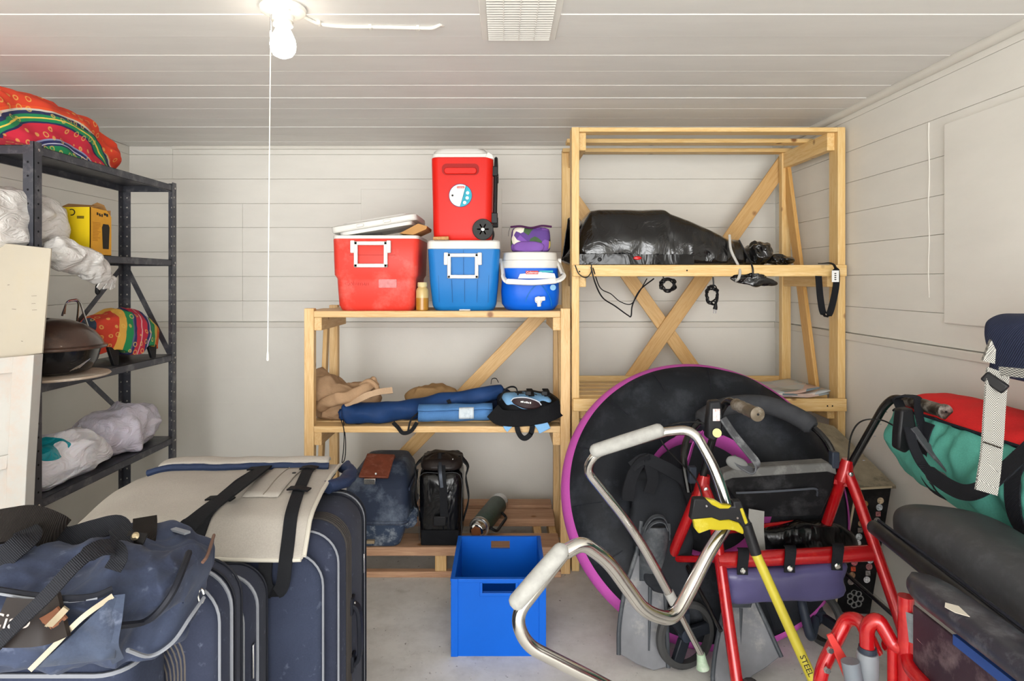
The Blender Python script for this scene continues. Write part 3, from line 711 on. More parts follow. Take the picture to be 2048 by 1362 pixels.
for fr_ in (.3, .62):
    m = MB().box((ln*fr_, .0, .008), (ln*fr_ + .035, .012, .022)).rot((0,0,0), 'Y', -9.5).xf(Matrix.Translation(L0 + V((0, -.004, .008)))); part('latch', m, MT['ctrim'], lid, bevel=.004)
# carton and wood scraps wedged under the lid
m = MB().prism([P(798, 467, FY + .02), P(836, 447, FY + .02), P(854, 452, FY + .03), P(853, 458, FY + .03), P(826, 470, FY + .03)], (0, .2, .0))
solo('cardboard_wedge', m, MT['kraft'], 'flattened tan cardboard piece poking out under the tilted white lid', 'cardboard', smooth=False, bevel=.002)
m = MB().prism([P(866, 474, 3.0), P(897, 473, 3.0), P(897, 480, 3.0), P(866, 480, 3.0)], (0, .12, 0)); m2 = solo('wood_scrap', m, wood('scrap_grain', 'y', 'c9954f', 'a9702f', False), 'small flat wood offcut beside the upright red cooler', 'wood scrap', smooth=False, bevel=.002)
for v_ in (m2,): v_.location.z = ZY(480.5, 3.02) + .001

# blue chest cooler
x0, x1 = XY(854, FY), XY(1000, FY); cxb = (x0+x1)/2; w = x1 - x0; dp = .36; yc = FY + dp/2; zb, zr, zt = LT, ZY(498, FY), ZY(480.5, FY)
t = thing('blue_chest_cooler', 'blue chest cooler with closed white lid under the upright red cooler', 'cooler', (cxb, yc, zb))
part('body', MB().rslab([(zb, w*.8, dp*.84, .05), (zb+.005, w*.84, dp*.87, .055), (zb+.025, w*.885, dp*.91, .045), (zb + .14, w*.95, dp*.955, .04), (zr, w, dp, .035)], cxb, yc, 5), MT['blue'], t)
part('lid', MB().rslab([(zr, w*.99, dp*.99, .035), (zr+.002, w*1.01, dp*1.01, .035), (zt-.006, w*1.005, dp*1.005, .035), (zt, w*.97, dp*.97, .03)], cxb, yc, 5), MT['cwhite'], t)
MT['blue_d'] = pm('blue_groove', '1a5c94', .5)
for px, py0 in ((875, 505), (903, 560), (929, 560), (955, 560), (979, 505)):
    xa, xb_ = XY(px, FY), XY(px + (928 - px)*.06, FY); m = MB().beam((xa, FY + .004, ZY(py0, FY)), (xb_, FY + .013, ZY(605, FY)), .002, .003, (0,1,0)); part('groove', m, MT['blue_d'], t, smooth=False)
part('groove', MB().beam((XY(927, FY), FY, ZY(500, FY)), (XY(927, FY), FY + .003, ZY(550, FY)), .002, .003, (0,1,0)), MT['blue_d'], t, smooth=False)
handle_frame(XY(895, FY), XY(957, FY), ZY(557, FY), ZY(507, FY), FY + .001, t, .017, MT['ctrim'])
m = MB().box((XY(918, FY), FY + .02, zb - .0), (XY(940, FY), FY + .05, zb + .006)); part('foot', m, MT['ctrim'], t)

# upright red wheeled cooler
zb = ZY(480, FY) + .0005; x0, x1 = XY(861, FY), XY(986, FY); cxu = (x0+x1)/2; w = x1 - x0; dp = .30; yc = FY + .02 + dp/2; FU = FY + .02; zt = ZY(314, FU); 
t = thing('red_wheeled_cooler', 'upright red cooler with wheels and black pull handle on the blue cooler', 'cooler', (cxu, yc, zb))
part('body', MB().rslab([(zb, w*.88, dp*.94, .035), (zb+.01, w*.93, dp*.97, .035), (zb+.05, w*.95, dp*.98, .035), (zt-.03, w*1.0, dp, .035), (zt-.004, w*1.0, dp, .035), (zt, w*.98, dp*.98, .035)], cxu, yc, 5), MT['red2'], t)
lp = part('lid', MB().rslab([(zt, w*.985, dp*.985, .035), (zt+.016, w*.98, dp*.98, .035), (zt+.018, w*.955, dp*.95, .035), (zt + .02, w*.9, dp*.92, .04, -.008, 0), (zt+.032, w*.89, dp*.9, .05, -.009, 0), (zt+.046, w*.8, dp*.8, .05, -.01, 0)], cxu, yc, 6), MT['cwhite'], t)
part('hinge_tab', MB().prism([P(970, 314, FU), P(976, 303, FU), P(985, 309, FU), P(987, 318, FU)], (0, .06, 0)), MT['cwhite'], lp, bevel=.003)
# recessed grip
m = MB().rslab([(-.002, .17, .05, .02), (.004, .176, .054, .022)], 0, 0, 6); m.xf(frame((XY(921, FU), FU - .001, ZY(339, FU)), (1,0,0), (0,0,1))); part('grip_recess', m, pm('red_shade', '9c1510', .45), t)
m = MB().rslab([(0, .158, .034, .016), (.008, .15, .026, .012)], 0, 0, 6); m.xf(frame((XY(921, FU), FU - .004, ZY(342, FU)), (1,0,0), (0,0,1))); part('grip', m, MT['red2'], t)
cs = V((XY(921, FU), FU, ZY(391, FU)))
lab = part('label', MB().lathe([(.0545, -.002), (.0545, .002)], cs, (0,-1,0), 48), pm('label_white', 'e4e6e4', .4, var=.03), t)
part('label_ring', MB().tube([cs + V((.0545*math.cos(a*math.pi/24), -.002, .0545*math.sin(a*math.pi/24))) for a in range(48)], .0012, 5, closed=True), pm('navy_print', '2a3f70', .5), lab)
m = MB(); a0, a1 = math.radians(62), math.radians(-92); pts = [cs + V((.053*math.cos(a0 + (a1-a0)*k/16), -.0026, .053*math.sin(a0 + (a1-a0)*k/16))) for k in range(17)]; m.prism(pts, (0, .0004, 0)); part('label_wedge', m, pm('teal_print', '2fa9c0', .45, var=.2, vs=40), lab, smooth=False)
m = MB().beam(cs + V((.028, -.0032, .046)), cs + V((-.002, -.0032, -.052)), .0008, .004, (0,1,0)); part('label_line', m, pm('navy_line', '24406a', .5), lab, smooth=False)
MT['lred'] = pm('logo_red', 'c8433f', .5); MT['lwhite'] = pm('print_white', 'f2f2f0', .5)
def logo(c, wd, parent, xd=(1,0,0)):
    M = frame(c, xd, (0,0,1)); m = MB().rslab([(0, wd, wd*.27, wd*.05), (.0006, wd, wd*.27, wd*.05)], 0, 0, 3).xf(M); g = part('logo', m, MT['lred'], parent, smooth=False)
    part('lettering', text_mb('Coleman', wd*.25, frame(V(c) + M.to_3x3() @ V((0, 0, .0009)), xd, (0,0,1)), .0003), MT['lwhite'], parent, smooth=False)
logo(cs + V((.001, -.0025, .039)), .036, lab)
for (dx, dz) in ((.034, .012), (.032, -.012), (.02, -.034)): part('label_dot', MB().lathe([(.008, 0), (.008, .0008)], cs + V((dx, -.003, dz)), (0,-1,0), 14), MT['lwhite'], lab)
part('label_dot', MB().lathe([(.005, 0), (.005, .0008)], cs + V((-.038, -.0025, .0)), (0,-1,0), 12), MT['ink'], lab)
MT['rubber'] = pm('black_rubber', '3a3a3a', .7, var=.2)
for yw, sg in ((FU - .012, -1), (FU + dp + .012, 1)):
    c = V((XY(966, FU), yw, zb + .050)); wp = part('wheel', MB().lathe([(.03, -.016), (.047, -.016), (.05, -.010), (.05, .010), (.047, .016), (.03, .016)], c, (0,1,0), 36), MT['rubber'], t)
    part('hub', MB().lathe([(.031, 0), (.031, .014), (.026, .015), (.026, .010), (.012, .010)], c, (0, sg, 0), 30), pm('maroon_plastic', '5c1c1c', .4), wp)
    for k in range(6):
        a = k * math.pi/3; d = V((math.cos(a), 0, math.sin(a))); part('spoke', MB().beam(c + d*.008 + V((0, sg*.013, 0)), c + d*.028 + V((0, sg*.013, 0)), .006, .006, (0,1,0)), MT['red2'], wp, smooth=False)
    part('axle_cap', MB().lathe([(.008, .010), (.008, .018), (.004, .019)], c, (0, sg, 0), 16), MT['chrome'], wp)
m = MB()
xh = XY(991, FU); y1, y2 = FU + .04, FU + dp - .04
hd = fillet([(xh - .005, y1, ZY(440, FU)), (xh + .002, y1, ZY(312, FU)), (xh + .002, y2, ZY(312, FU)), (xh - .005, y2, ZY(440, FU))], .03); m.tube(hd, .0085, 10)
hp = part('pull_handle', m, MT['black'], t)
for yy in (y1, y2):
    part('bracket', MB().box((xh - .022, yy - .014, ZY(446, FU)), (xh + .010, yy + .014, ZY(424, FU))), MT['black'], hp, bevel=.004)
    part('bracket', MB().box((xh - .022, yy - .014, ZY(350, FU)), (xh + .012, yy + .014, ZY(330, FU))), MT['black'], hp, bevel=.004)

# blue drink cooler
x0, x1 = XY(1002, FY), XY(1122, FY); cxd = (x0+x1)/2; w = x1 - x0; dp = .26; yc = FY + dp/2 + .005; zb, zr, zl, zt = LT, ZY(536, FY), ZY(520, FY), ZY(503, FY)
t = thing('drink_cooler', 'bright blue drink cooler with white bail handle and spigot', 'cooler', (cxd, yc, zb))
part('body', MB().rslab([(zb, w*.8, dp*.8, .08), (zb+.004, w*.84, dp*.85, .08), (zb+.03, w*.97, dp*.97, .09), (zb+.09, w*1.0, dp, .09), (zr, w*.955, dp*.95, .085)], cxd, yc, 7), MT['blue2'], t)
part('collar', MB().rslab([(zr, w*.94, dp*.94, .085), (zr+.003, w*.95, dp*.95, .085), (zl, w*.945, dp*.94, .085)], cxd, yc, 7), MT['cwhite'], t)
part('lid', MB().rslab([(zl+.001, w*.93, dp*.93, .085), (zl+.004, w*.935, dp*.935, .085), (zt-.004, w*.91, dp*.91, .085), (zt, w*.86, dp*.86, .08)], cxd, yc, 7), MT['cwhite'], t)
hy = FY - .04
hp_ = fillet([(x0 + .004, yc - .02, zl + .0), (x0 + .012, hy + .02, ZY(555, hy)), (XY(1012, hy), hy, ZY(563, hy)), (XY(1066, hy), hy - .004, ZY(566, hy)), (XY(1118, hy), hy, ZY(561, hy)), (x1 + .012, hy + .02, ZY(553, hy)), (x1 - .006, yc - .02, zl)], .05)
m = MB().ribbon(hp_, .024, .012, [V((0, .3, 1)) if abs(p.x - cxd) < w*.4 else V((0, 1, .45)) for p in hp_]); part('bail_handle', m, MT['ctrim'], t, bevel=.003)
for x in (x0 - .002, x1 + .002): part('pivot', MB().lathe([(.016, -.008), (.016, .008)], (x, yc - .02, zl - .004), (1,0,0), 18), MT['ctrim'], t)
sp = V((XY(1077, FY), FY - .002, ZY(600, FY)))
s_ = part('spigot', MB().lathe([(.018, -.006), (.018, .012), (.012, .014), (.012, .026), (.008, .03)], sp, (0,-1,0), 20), MT['ctrim'], t)
part('spout', MB().tube([sp + V((0, -.022, 0)), sp + V((.002, -.022, -.03))], [.011, .009], 14), MT['ctrim'], s_)
part('button', MB().beam(sp + V((-.018, -.026, .004)), sp + V((.03, -.026, .008)), .01, .02, (0,0,1)), MT['ctrim'], s_, bevel=.004)
for sg in (-1, 1):
    arc = [V((sp.x + sg*(.062 - .055*(k/10)**2.2), FY + .004 - .0025*(k/10) + .012*(1 - k/10)**3, zb + .022 + .105*(k/10))) for k in range(11)]
    part('arch_groove', MB().tube(arc, .0022, 6), MT['blue'], t)
m = MB().prism([(XY(1036, FY), FY + .0, ZY(557, FY)), (XY(1112, FY), FY + .004, ZY(557, FY)), (XY(1109, FY), FY + .004, ZY(547, FY)), (XY(1080, FY), FY - .0, ZY(544, FY)), (XY(1040, FY), FY + .0, ZY(548, FY))], (0, -.001, 0)); lb = part('label', m, MT['lwhite'], t, smooth=False)
logo(V((XY(1064, FY), FY - .0022, ZY(545, FY))), .06, lb)
part('label_strip', MB().box((XY(1079, FY), FY - .0005, ZY(545, FY)), (XY(1106, FY), FY + .003, ZY(541, FY))), pm('teal_strip', '3fa6b4', .5), lb, smooth=False)
part('label_badge', MB().lathe([(.014, 0), (.014, .001)], (XY(1106, FY), FY - .0005, ZY(575, FY)), (0,-1,0), 18), pm('badge', '86b6d6', .5), lb)

# purple floral lunch bag on the drink cooler
def floral():
    t = NT('floral_cloth'); co = t.coord(); vo = t.n('ShaderNodeTexVoronoi'); t.l(co, vo.inputs['Vector']); vo.inputs['Scale'].default_value = 26
    sx = t.sep(vo.outputs['Color']); cc = t.ramp(sx[0], [(0, '5b3c86'), (.3, '6f4d9b'), (.46, 'e6e0cf'), (.6, '3f5a38'), (.74, 'd9c64a'), (.84, '7a4fa6'), (.94, '27402c')], 'CONSTANT')
    t.col(cc); t.set(Roughness=.8); t.bump(t.noise(co, 20, 2), .4, .01); return t.m
lx0, lx1 = XY(1020, FY + .06), XY(1104, FY + .06); lz0 = zt; lz1 = ZY(452, FY + .06)
t = thing('lunch_bag', 'small purple floral zipped bag on top of the drink cooler', 'bag', ((lx0+lx1)/2, FY + .12, lz0))
m = MB().rslab([(lz0, .17, .11, .03), (lz0 + .01, .19, .13, .04), (lz0 + .06, .195, .13, .04), (lz1 - .02, .185, .12, .04), (lz1, .18, .1, .04)], (lx0+lx1)/2, FY + .12, 6); m.wr(.006, 16, 2, keepz=lz0)
part('body', m, floral(), t, sub=1)
MT['purple'] = pm('purple_cloth', '7a54a0', .8, var=.15, bump=.2, bs=30)
m = MB().tube(cr([V((lx0 + .002, FY + .05, lz1 - .006)), V((lx0 + .05, FY + .052, lz1 - .002)), V(((lx0+lx1)/2, FY + .05, lz1 - .010)), V((lx1 - .05, FY + .05, lz1)), V((lx1 - .002, FY + .055, lz1 - .004))], 5), .005, 8); part('zip_piping', m, pm('dark_purple', '451a45', .7), t)
m = MB().blob(((lx0+lx1)/2 - .012, FY + .052, lz0 + .024), (.075, .018, .028), .8, .8, 24, 14, zmin=lz0 + .001).wr(.004, 30); part('front_pocket', m, MT['purple'], t, sub=1)
part('pull_tab', MB().ribbon(cr([V((lx0, FY + .05, lz1 - .01)), V((lx0 - .006, FY + .048, lz1 - .03)), V((lx0 - .008, FY + .05, lz1 - .05))], 4), .006, .002, (0,1,0)), MT['black'], t)

# amber bottle
t0 = P(843, 622, FY + .0); t0.z = LT
MT['amber'] = pm('amber_liquid', 'b07d2a', .15, 0, .06); MT['bottle'] = pm('cloudy_bottle', 'c9ae72', .25, 0, .05)
t = thing('amber_bottle', 'small translucent bottle half full of amber liquid between the coolers', 'bottle', t0 + V((0, .032, 0)))
c = t0 + V((0, .032, 0))
part('liquid', MB().lathe([(.027, 0), (.030, .004), (.030, .06), (.03, .062)], c, n=24), MT['amber'], t)
part('shell', MB().lathe([(.0302, .0605), (.0302, .095), (.026, .106), (.021, .110), (.021, .116)], c, n=24), MT['bottle'], t)
part('cap', MB().lathe([(.022, .114), (.023, .117), (.023, .132), (.021, .135)], c, n=24), pm('cap_tan', 'd6c795', .5), t)
# ================================================================== MIDDLE SHELF OF THE LOW UNIT
def cloth(name, c, var=.2, bs=40, rough=.85, vs=5, weave=220, dust=None):
    t = NT(name); co = t.coord(); a = t.noise(co, vs, 5, .6); cc = t.ramp(a, [(.3, shade(c, 1 - var)), (.7, shade(c, 1 + var))])
    w = t.noise(co, weave, 2); cc = t.mix(t.math('MULTIPLY', t.math('SUBTRACT', w, .35), .5), cc, shade(c, 1.6))
    if dust: cc = t.mix(t.ramp(t.noise(co, 8, 8, .7), [(.5, (0,)*3), (.75, (.5,)*3)]), cc, dust)
    t.col(cc); t.set(Roughness=rough); t.b.inputs['Specular IOR Level'].default_value = .12; t.bump(t.mix(.4, t.noise(co, bs, 4), w), .3, .004); return t.m
MT['tan'] = cloth('tan_canvas', 'a98a6c'); MT['navy_ny'] = cloth('navy_nylon', '1f3a66', .25, 25, .5, 7, 300); MT['lblue'] = cloth('faded_blue_cloth', '4f7aad', .15, 30)
MT['webb'] = cloth('black_webbing', '1d1e21', .15, 200, .8); MT['bk'] = cloth('black_nylon', '111215', .2, 40, .6); MT['sky'] = cloth('sky_blue_nylon', '7fb0dd', .12, 30, .7)
MZ = LM
# tan canvas bundle
m = MB().blob(P(690, 800, 3.2) * 1.0, (.17, .13, .085), .8, .8, 64, 40); c = P(690, 800, 3.2); 
fit(m, lambda p: V((p.x, p.y, MZ + .002 + max(0, p.z - c.z + .085) * (1 + .75 * max(0, (c.x - .02 - p.x)) / .15))))
m.wr(.03, 9, 2, keepz=MZ + .002); crumple(m, .03, 9, 5, keepz=MZ + .002)
t = thing('tan_canvas_bundle', 'crumpled tan canvas bundle at the left end of the middle shelf', 'bundle', (c.x, c.y, MZ)); part('canvas', m, MT['tan'], t, sub=1)
m = MB().tube(cr([P(640, 812, 3.1), P(668, 800, 3.04), P(700, 793, 3.03), P(735, 775, 3.06), P(748, 765, 3.1)], 6), [.028]*25, 14); m.wr(.012, 18, 3); crumple(m, .014, 14, 1); part('rolled_fold', m, MT['tan'], t, sub=1)
m = MB().ribbon(cr([P(690, 808, 3.03), P(715, 800, 3.0), P(745, 787, 3.0), P(785, 780, 3.05)], 6), .03, .006, (0, .6, 1)); m.wr(.004, 20); part('strap', m, cloth('pale_canvas', 'b89c80'), t)
m = MB().tube(cr([P(722, 770, 3.08), P(738, 762, 3.06), P(752, 772, 3.06), P(757, 785, 3.04)], 5), [.012]*16, 10); part('collar', m, MT['tan'], t)
c = P(860, 785, 3.36); m = MB().blob((c.x, c.y, MZ + .06), (.13, .07, .075), .8, .9, 50, 30, zmin=MZ + .002).wr(.02, 11, 8, keepz=MZ + .002); crumple(m, .018, 11, 2, keepz=MZ + .002); fit(m, lambda p: V((p.x, max(p.y, 3.30), p.z)))
m.v = [V((p.x, p.y, p.z)) for p in m.v]
solo('tan_cloth_heap', m, cloth('brown_tan_cloth', '9c7c55'), 'small tan cloth heap behind the long blue bag', 'cloth', sub=1)
# long blue carrying bag
q = [P(690, 838, 3.06), P(705, 838, 3.06), P(760, 828, 3.075), P(830, 818, 3.13), P(900, 802, 3.17), P(960, 790, 3.2), P(1005, 783, 3.22)]
for i, p in enumerate(q): p.z = max(p.z, MZ + .045)
path = cr(q, 6); rs_ = [.03 if i < 2 else .058 if i < 14 else .05 - .012 * (i - 14) / 22 for i in range(len(path))]; rs_[0] = .018; rs_[1] = .04; rs_[2] = .05
m = MB().tube(path, rs_, 22); fit(m, lambda p: V((p.x, p.y, max(p.z, MZ + .003)))); m.wr(.014, 10, 4, keepz=MZ + .002); crumple(m, .015, 9, 9, sc=(.6, 1, 1), keepz=MZ + .002)
t = thing('long_blue_bag', 'long navy blue drawstring bag lying along the middle shelf', 'bag', (q[2].x, q[2].y, MZ)); part('sleeve', m, MT['navy_ny'], t, sub=1)
g = q[0] + V((-.012, 0, 0)); m = MB().blob(g, (.02, .03, .03), 1, 1, 16, 10).wr(.008, 40); part('gathered_mouth', m, MT['navy_ny'], t)
part('drawstring', MB().tube(cr([g + V((.0, -.03, -.02)), P(688, 862, 2.98), P(687, 900, 2.975), P(684, 925, 2.975), P(690, 915, 2.975), P(691, 880, 2.98), g + V((.012, -.035, -.02))], 6), .0022, 6), MT['webb'], t)
part('pull_tab', MB().ribbon(cr([P(896, 800, 3.11), P(899, 806, 3.1), P(897, 812, 3.1)], 3), .018, .003, (1, 0, 0)), MT['webb'], t)
# faded blue rolled cloth with label
a, b = P(838, 836, 3.05), P(985, 822, 3.09); a.z = b.z = MZ + .047; ax = (b - a)
m = MB(); n = 60; spiral = []
for k in range(n):
    th = k / n * 4.2 * math.pi; r = .018 + .026 * k / n; spiral.append((r * math.cos(th + 2.2), r * math.sin(th + 2.2)))
rings = []
for s_ in range(9):
    o_ = a + ax * s_ / 8; sc_ = 1 + .06 * math.sin(s_ * 1.9); rings.append([o_ + V((0, x * sc_ * 1.15, y * sc_)) for x, y in spiral])
vs = [p for r in rings for p in r]; fs = [(i*n + k, i*n + k + 1, (i+1)*n + k + 1, (i+1)*n + k) for i in range(8) for k in range(n - 1)]
m.add(vs, fs); m.wr(.004, 14, 5, keepz=MZ + .002)
t = thing('rolled_blue_cloth', 'faded light blue rolled cloth with white label in front of the long bag', 'cloth', (a.x, a.y, MZ)); part('roll', m, MT['lblue'], t, solid=.006)
lc = P(933, 829, 2.985); m = MB().grid(lambda u, v: (a + ax * (.55 + .2 * u)) + V((0, -.0575 * math.cos(math.radians(-20 + 62 * v)), .0515 * math.sin(math.radians(-20 + 62 * v)))), 6, 6); part('paper_label', m, pm('label_paper', 'c9d3da', .6, dust='9fb0be', ds=40), t, solid=.001)
m = MB().ribbon(cr([P(834, 845, 3.0), P(822, 862, 2.975), P(806, 866, 2.97), P(796, 855, 2.98), P(786, 845, 3.0)], 6), .018, .003, [V((0, .5, 1))]*25); part('strap', m, MT['webb'], t)
part('strap', MB().ribbon(cr([P(816, 862, 2.975), P(822, 840, 2.99), P(836, 826, 3.02)], 5), .008, .003, (1, 0, 0)), MT['webb'], t)
# dark bag behind and sky-blue sling pack
c = P(985, 780, 3.3); m = MB().rslab([(MZ + .002, .24, .13, .04), (MZ + .05, .26, .14, .05), (MZ + .10, .23, .12, .05), (MZ + .125, .15, .08, .04)], c.x, c.y, 5).wr(.014, 12, 3, keepz=MZ + .002)
m.rot((c.x, c.y, MZ), 'Y', -5); t = thing('dark_navy_bag', 'dark navy bag slumped behind the sky blue pack', 'bag', (c.x, c.y, MZ)); part('body', m, cloth('dark_navy', '18233c', .25, 30, .7), t, sub=1)
part('loop', MB().ribbon(cr([P(982, 768, 3.26), P(984, 758, 3.26), P(992, 757, 3.26), P(997, 765, 3.26)], 5), .012, .003, (0, 1, 0)), MT['webb'], t)
c = P(1058, 815, 3.12); t = thing('sling_pack', 'sky blue and black small pack with dangling straps on the middle shelf', 'backpack', (c.x, c.y, MZ))
m = MB().blob((c.x, c.y, MZ + .068), (.155, .115, .07), .7, .75, 40, 26, zmin=MZ + .002).wr(.012, 12, 6, keepz=MZ + .002); m.rot((c.x, c.y, MZ + .06), 'Y', 4); fit(m, lambda p: V((p.x, p.y, max(p.z, MZ + .002))))
part('body', m, MT['bk'], t, sub=1)
m = MB().blob((c.x - .01, c.y - .045, MZ + .098), (.125, .07, .045), .8, .8, 36, 20).wr(.008, 14, 2); m.rot((c.x, c.y, MZ + .1), 'Y', 6); part('front_panel', m, MT['sky'], t, sub=1)
ec = P(1052, 808, 2.985)
def eye(u, v, off=0, s=1.0):
    x = (u - .5) * 2; h = math.sqrt(max(0, 1 - abs(x)**1.6)); return V((ec.x + x*.068*s, ec.y - .012 - off - .012*(1 - x*x), ec.z + .008 + (v - .5)*2*.026*s*h - .010*x))
part('mesh_pocket', MB().grid(lambda u, v: eye(u, v), 16, 8), pm('dark_mesh', '2c1a1c', .35, var=.3, bump=.3, bs=400), t, solid=.004)
part('piping', MB().tube([eye(k/14, 1, .003, 1.04) for k in range(15)], .0026, 6), pm('white_piping', 'cfd8e2', .6), t)
for k, w_ in enumerate((.008, .005, .006, .007, .005, .006)): part('print_mark', MB().box(ec + V((-.026 + k*.0085, -.028, .0125 - k*.0012)), ec + V((-.026 + k*.0085 + w_, -.0265, .0185 - k*.0012 + .002*(k % 2)))), MT['lwhite'], t, smooth=False)
for px in (1058, 1090):
    m = MB().ribbon(cr([P(px, 778, 3.1), P(px + 3, 783, 3.04), P(px + 5, 792, 3.0)], 4), .028, .005, (1, 0, 0)); part('strap', m, MT['webb'], t)
    part('buckle', MB().box(P(px - 2, 786, 3.0) - V((.012, .012, .010)), P(px - 2, 786, 3.0) + V((.016, 0, .010))), MT['black'], t, bevel=.003)
m = MB().ribbon(cr([P(985, 822, 3.0), P(1004, 836, 2.985), P(1050, 836, 2.98), P(1095, 828, 2.985), P(1122, 815, 3.02)], 6), .075, .012, (0, .5, 1)); part('waist_belt', m, MT['bk'], t)
m = MB().ribbon(cr([P(1033, 845, 2.972), P(1036, 862, 2.965), P(1043, 874, 2.965), P(1052, 876, 2.965), P(1062, 866, 2.965), P(1066, 846, 2.97)], 6), .024, .004, [V((1, 0, .2))]*8 + [V((0, .2, 1))]*16 + [V((1, 0, -.2))]*10); part('strap_loop', m, MT['webb'], t)
part('strap_pad', MB().ribbon(cr([P(1078, 842, 2.975), P(1085, 852, 2.97), P(1090, 862, 2.965)], 4), .058, .01, (1, 0, -.1)), MT['sky'], t, bevel=.003)
part('strap_pad', MB().ribbon(cr([P(1015, 846, 2.975), P(1018, 852, 2.97), P(1022, 856, 2.968)], 4), .05, .01, (1, 0, 0)), MT['sky'], t, bevel=.003)
m = MB().ribbon(cr([P(1000, 800, 3.02), P(1008, 782, 3.0), P(1020, 774, 3.0), P(1032, 776, 3.02), P(1036, 790, 3.01)], 5), .014, .006, (0, 1, 0)); part('grab_handle', m, MT['webb'], t)

# ================================================================== BOTTOM OF THE LOW UNIT
BZ = .145
MT['bin'] = pm('navy_tub_plastic', '2b3447', .55, 0, .15, 4, dust='6d7888', ds=6, bump=.15, bs=40)
MT['bin_dusty'] = pm('dusty_tub_plastic', '39465b', .7, 0, .2, 4, dust='a9b2bb', ds=22)
tc = V((XY(757, 3.0), 3.12, BZ)); t = thing('navy_storage_tub', 'dusty navy plastic tub with domed lid and red brown latch on the pallet slats', 'container', tc)
zl = ZY(1050, 2.92); zf = ZY(970, 2.93); 
part('tub', MB().rslab([(BZ, .19, .30, .03), (BZ + .01, .21, .32, .03), (zl - .012, .27, .38, .035), (zl, .275, .385, .035)], tc.x, tc.y, 4), MT['bin_dusty'], t)
part('flange', MB().rslab([(zl, .30, .41, .04), (zl + .008, .31, .42, .04), (zl + .016, .30, .41, .04)], tc.x, tc.y, 4), MT['bin'], t)
part('lid', MB().rslab([(zl + .014, .295, .40, .04), (zf - .02, .285, .39, .05), (zf, .275, .37, .05, 0, .008), (zf + .02, .26, .34, .05, .004, .02), (zf + .065, .20, .22, .05, .008, .06), (zf + .07, .17, .18, .05, .008, .06)], tc.x, tc.y, 5), MT['bin'], t)
LB = [P(716, 953, 2.955), P(776, 955, 2.955), P(790, 908, 3.12), P(734, 906, 3.12)]
m = MB().prism(LB, (0, .03, -.022)); lt_ = part('latch', m, pm('red_brown_latch', '7a4130', .6, var=.2, vs=14, dust='93604f', ds=30), t, bevel=.006)
part('rivet', MB().lathe([(.006, 0), (.004, .003)], P(752, 948, 2.955) + V((0, -.003, .002)), (0, -.8, .4), 10), MT['steel'], lt_)
part('clasp', MB().box(P(728, 966, 2.94) + V((0, -.004, -.006)), P(751, 960, 2.94) + V((0, .02, .006))), MT['steel'], t, bevel=.002)
m = MB().blob(P(820, 1032, 3.03), (.028, .09, .03), .9, .9, 20, 14).wr(.018, 22, 3); crumple(m, .016, 26, 4); part('torn_corner', m, MT['bin_dusty'], t)
m = MB().beam((tc.x + .15, tc.y - .16, zf - .03), (tc.x + .15, tc.y + .14, zf - .03), .008, .016, (0,0,1)); part('rib', m, MT['bin'], t, bevel=.003)
part('lid_mark', MB().box((XY(733, 2.93), 2.932, ZY(1088, 2.93)), (XY(748, 2.93), 2.95, ZY(1082, 2.93))), pm('mark_tan', '9c8b72', .8), t)

# black glossy roll-top backpack
MT['vinyl'] = NT('black_glossy_vinyl'); _t = MT['vinyl']; _t.col('08080a'); _t.set(Roughness=.27); _co = _t.coord((1, 1, .6)); _t.bump(_t.noise(_co, 11, 3, .5, .6), .7, .03); MT['vinyl'] = _t.m
bc = V((XY(884, 3.06), 3.085, BZ)); bw = .205; t = thing('black_vinyl_backpack', 'upright glossy black vinyl backpack with pleated top between tub and thermos', 'backpack', bc)
zt_ = ZY(912, 3.05); zs_ = ZY(950, 2.98)
m = MB().rslab([(BZ, bw*.9, .2, .03), (BZ + .01, bw*.95, .22, .035), (BZ + .12, bw, .23, .05), (zs_ - .02, bw*1.02, .23, .05), (zs_ + .02, bw*.99, .22, .06)], bc.x, bc.y, 6); m.wr(.006, 10, 3, keepz=BZ)
part('body', m, MT['vinyl'], t, sub=1)
m = MB().rslab([(zs_ + .006, bw*1.0, .222, .06), (zs_ + .035, bw*.99, .21, .07, 0, .008), (zs_ + .065, bw*.94, .19, .07, 0, .016), (zt_ - .012, bw*.82, .16, .06, 0, .025), (zt_ + .004, bw*.58, .11, .045, 0, .03)], bc.x, bc.y, 8)
for i, p in enumerate(m.v): p.z += .006 * math.sin(p.y * 210 + p.x*25)
part('pleated_top', m, pm('brown_black_nylon', '211b1a', .35, var=.3, bump=.4, bs=40, bd=.006), t, sub=1)
part('seam_cord', MB().tube(cr([bc + V((-bw*.48, -.10, .02)), bc + V((-bw*.49, -.112, .2)), bc + V((-bw*.45, -.11, zs_ - BZ)), bc + V((0, -.118, zs_ - BZ + .012)), bc + V((bw*.45, -.11, zs_ - BZ)), bc + V((bw*.49, -.112, .2)), bc + V((bw*.48, -.10, .02))], 5), .0016, 6), pm('grey_piping', '3a3b3e', .5), t)
m = MB().ribbon(cr([bc + V((-.005, .0, zt_ - BZ + .004)), bc + V((.0, -.06, zt_ - BZ - .012)), bc + V((.008, -.118, zs_ - BZ + .01)), bc + V((.016, -.128, .25)), bc + V((.02, -.13, .14))], 6), .036, .005, (1, 0, 0)); part('front_strap', m, MT['webb'], t)
part('zipper', MB().ribbon(cr([bc + V((-.012, -.012, zt_ - BZ + .006)), bc + V((-.004, -.08, zt_ - BZ - .016)), bc + V((.002, -.122, zs_ - BZ + .015)), bc + V((.01, -.132, zs_ - BZ - .05))], 5), .014, .006, (1, 0, 0)), pm('zip_grey', '3c4048', .35, .5), t)
part('buckle', MB().box(bc + V((-.03, -.136, .10)), bc + V((.03, -.122, .145))), MT['black'], t, bevel=.004)
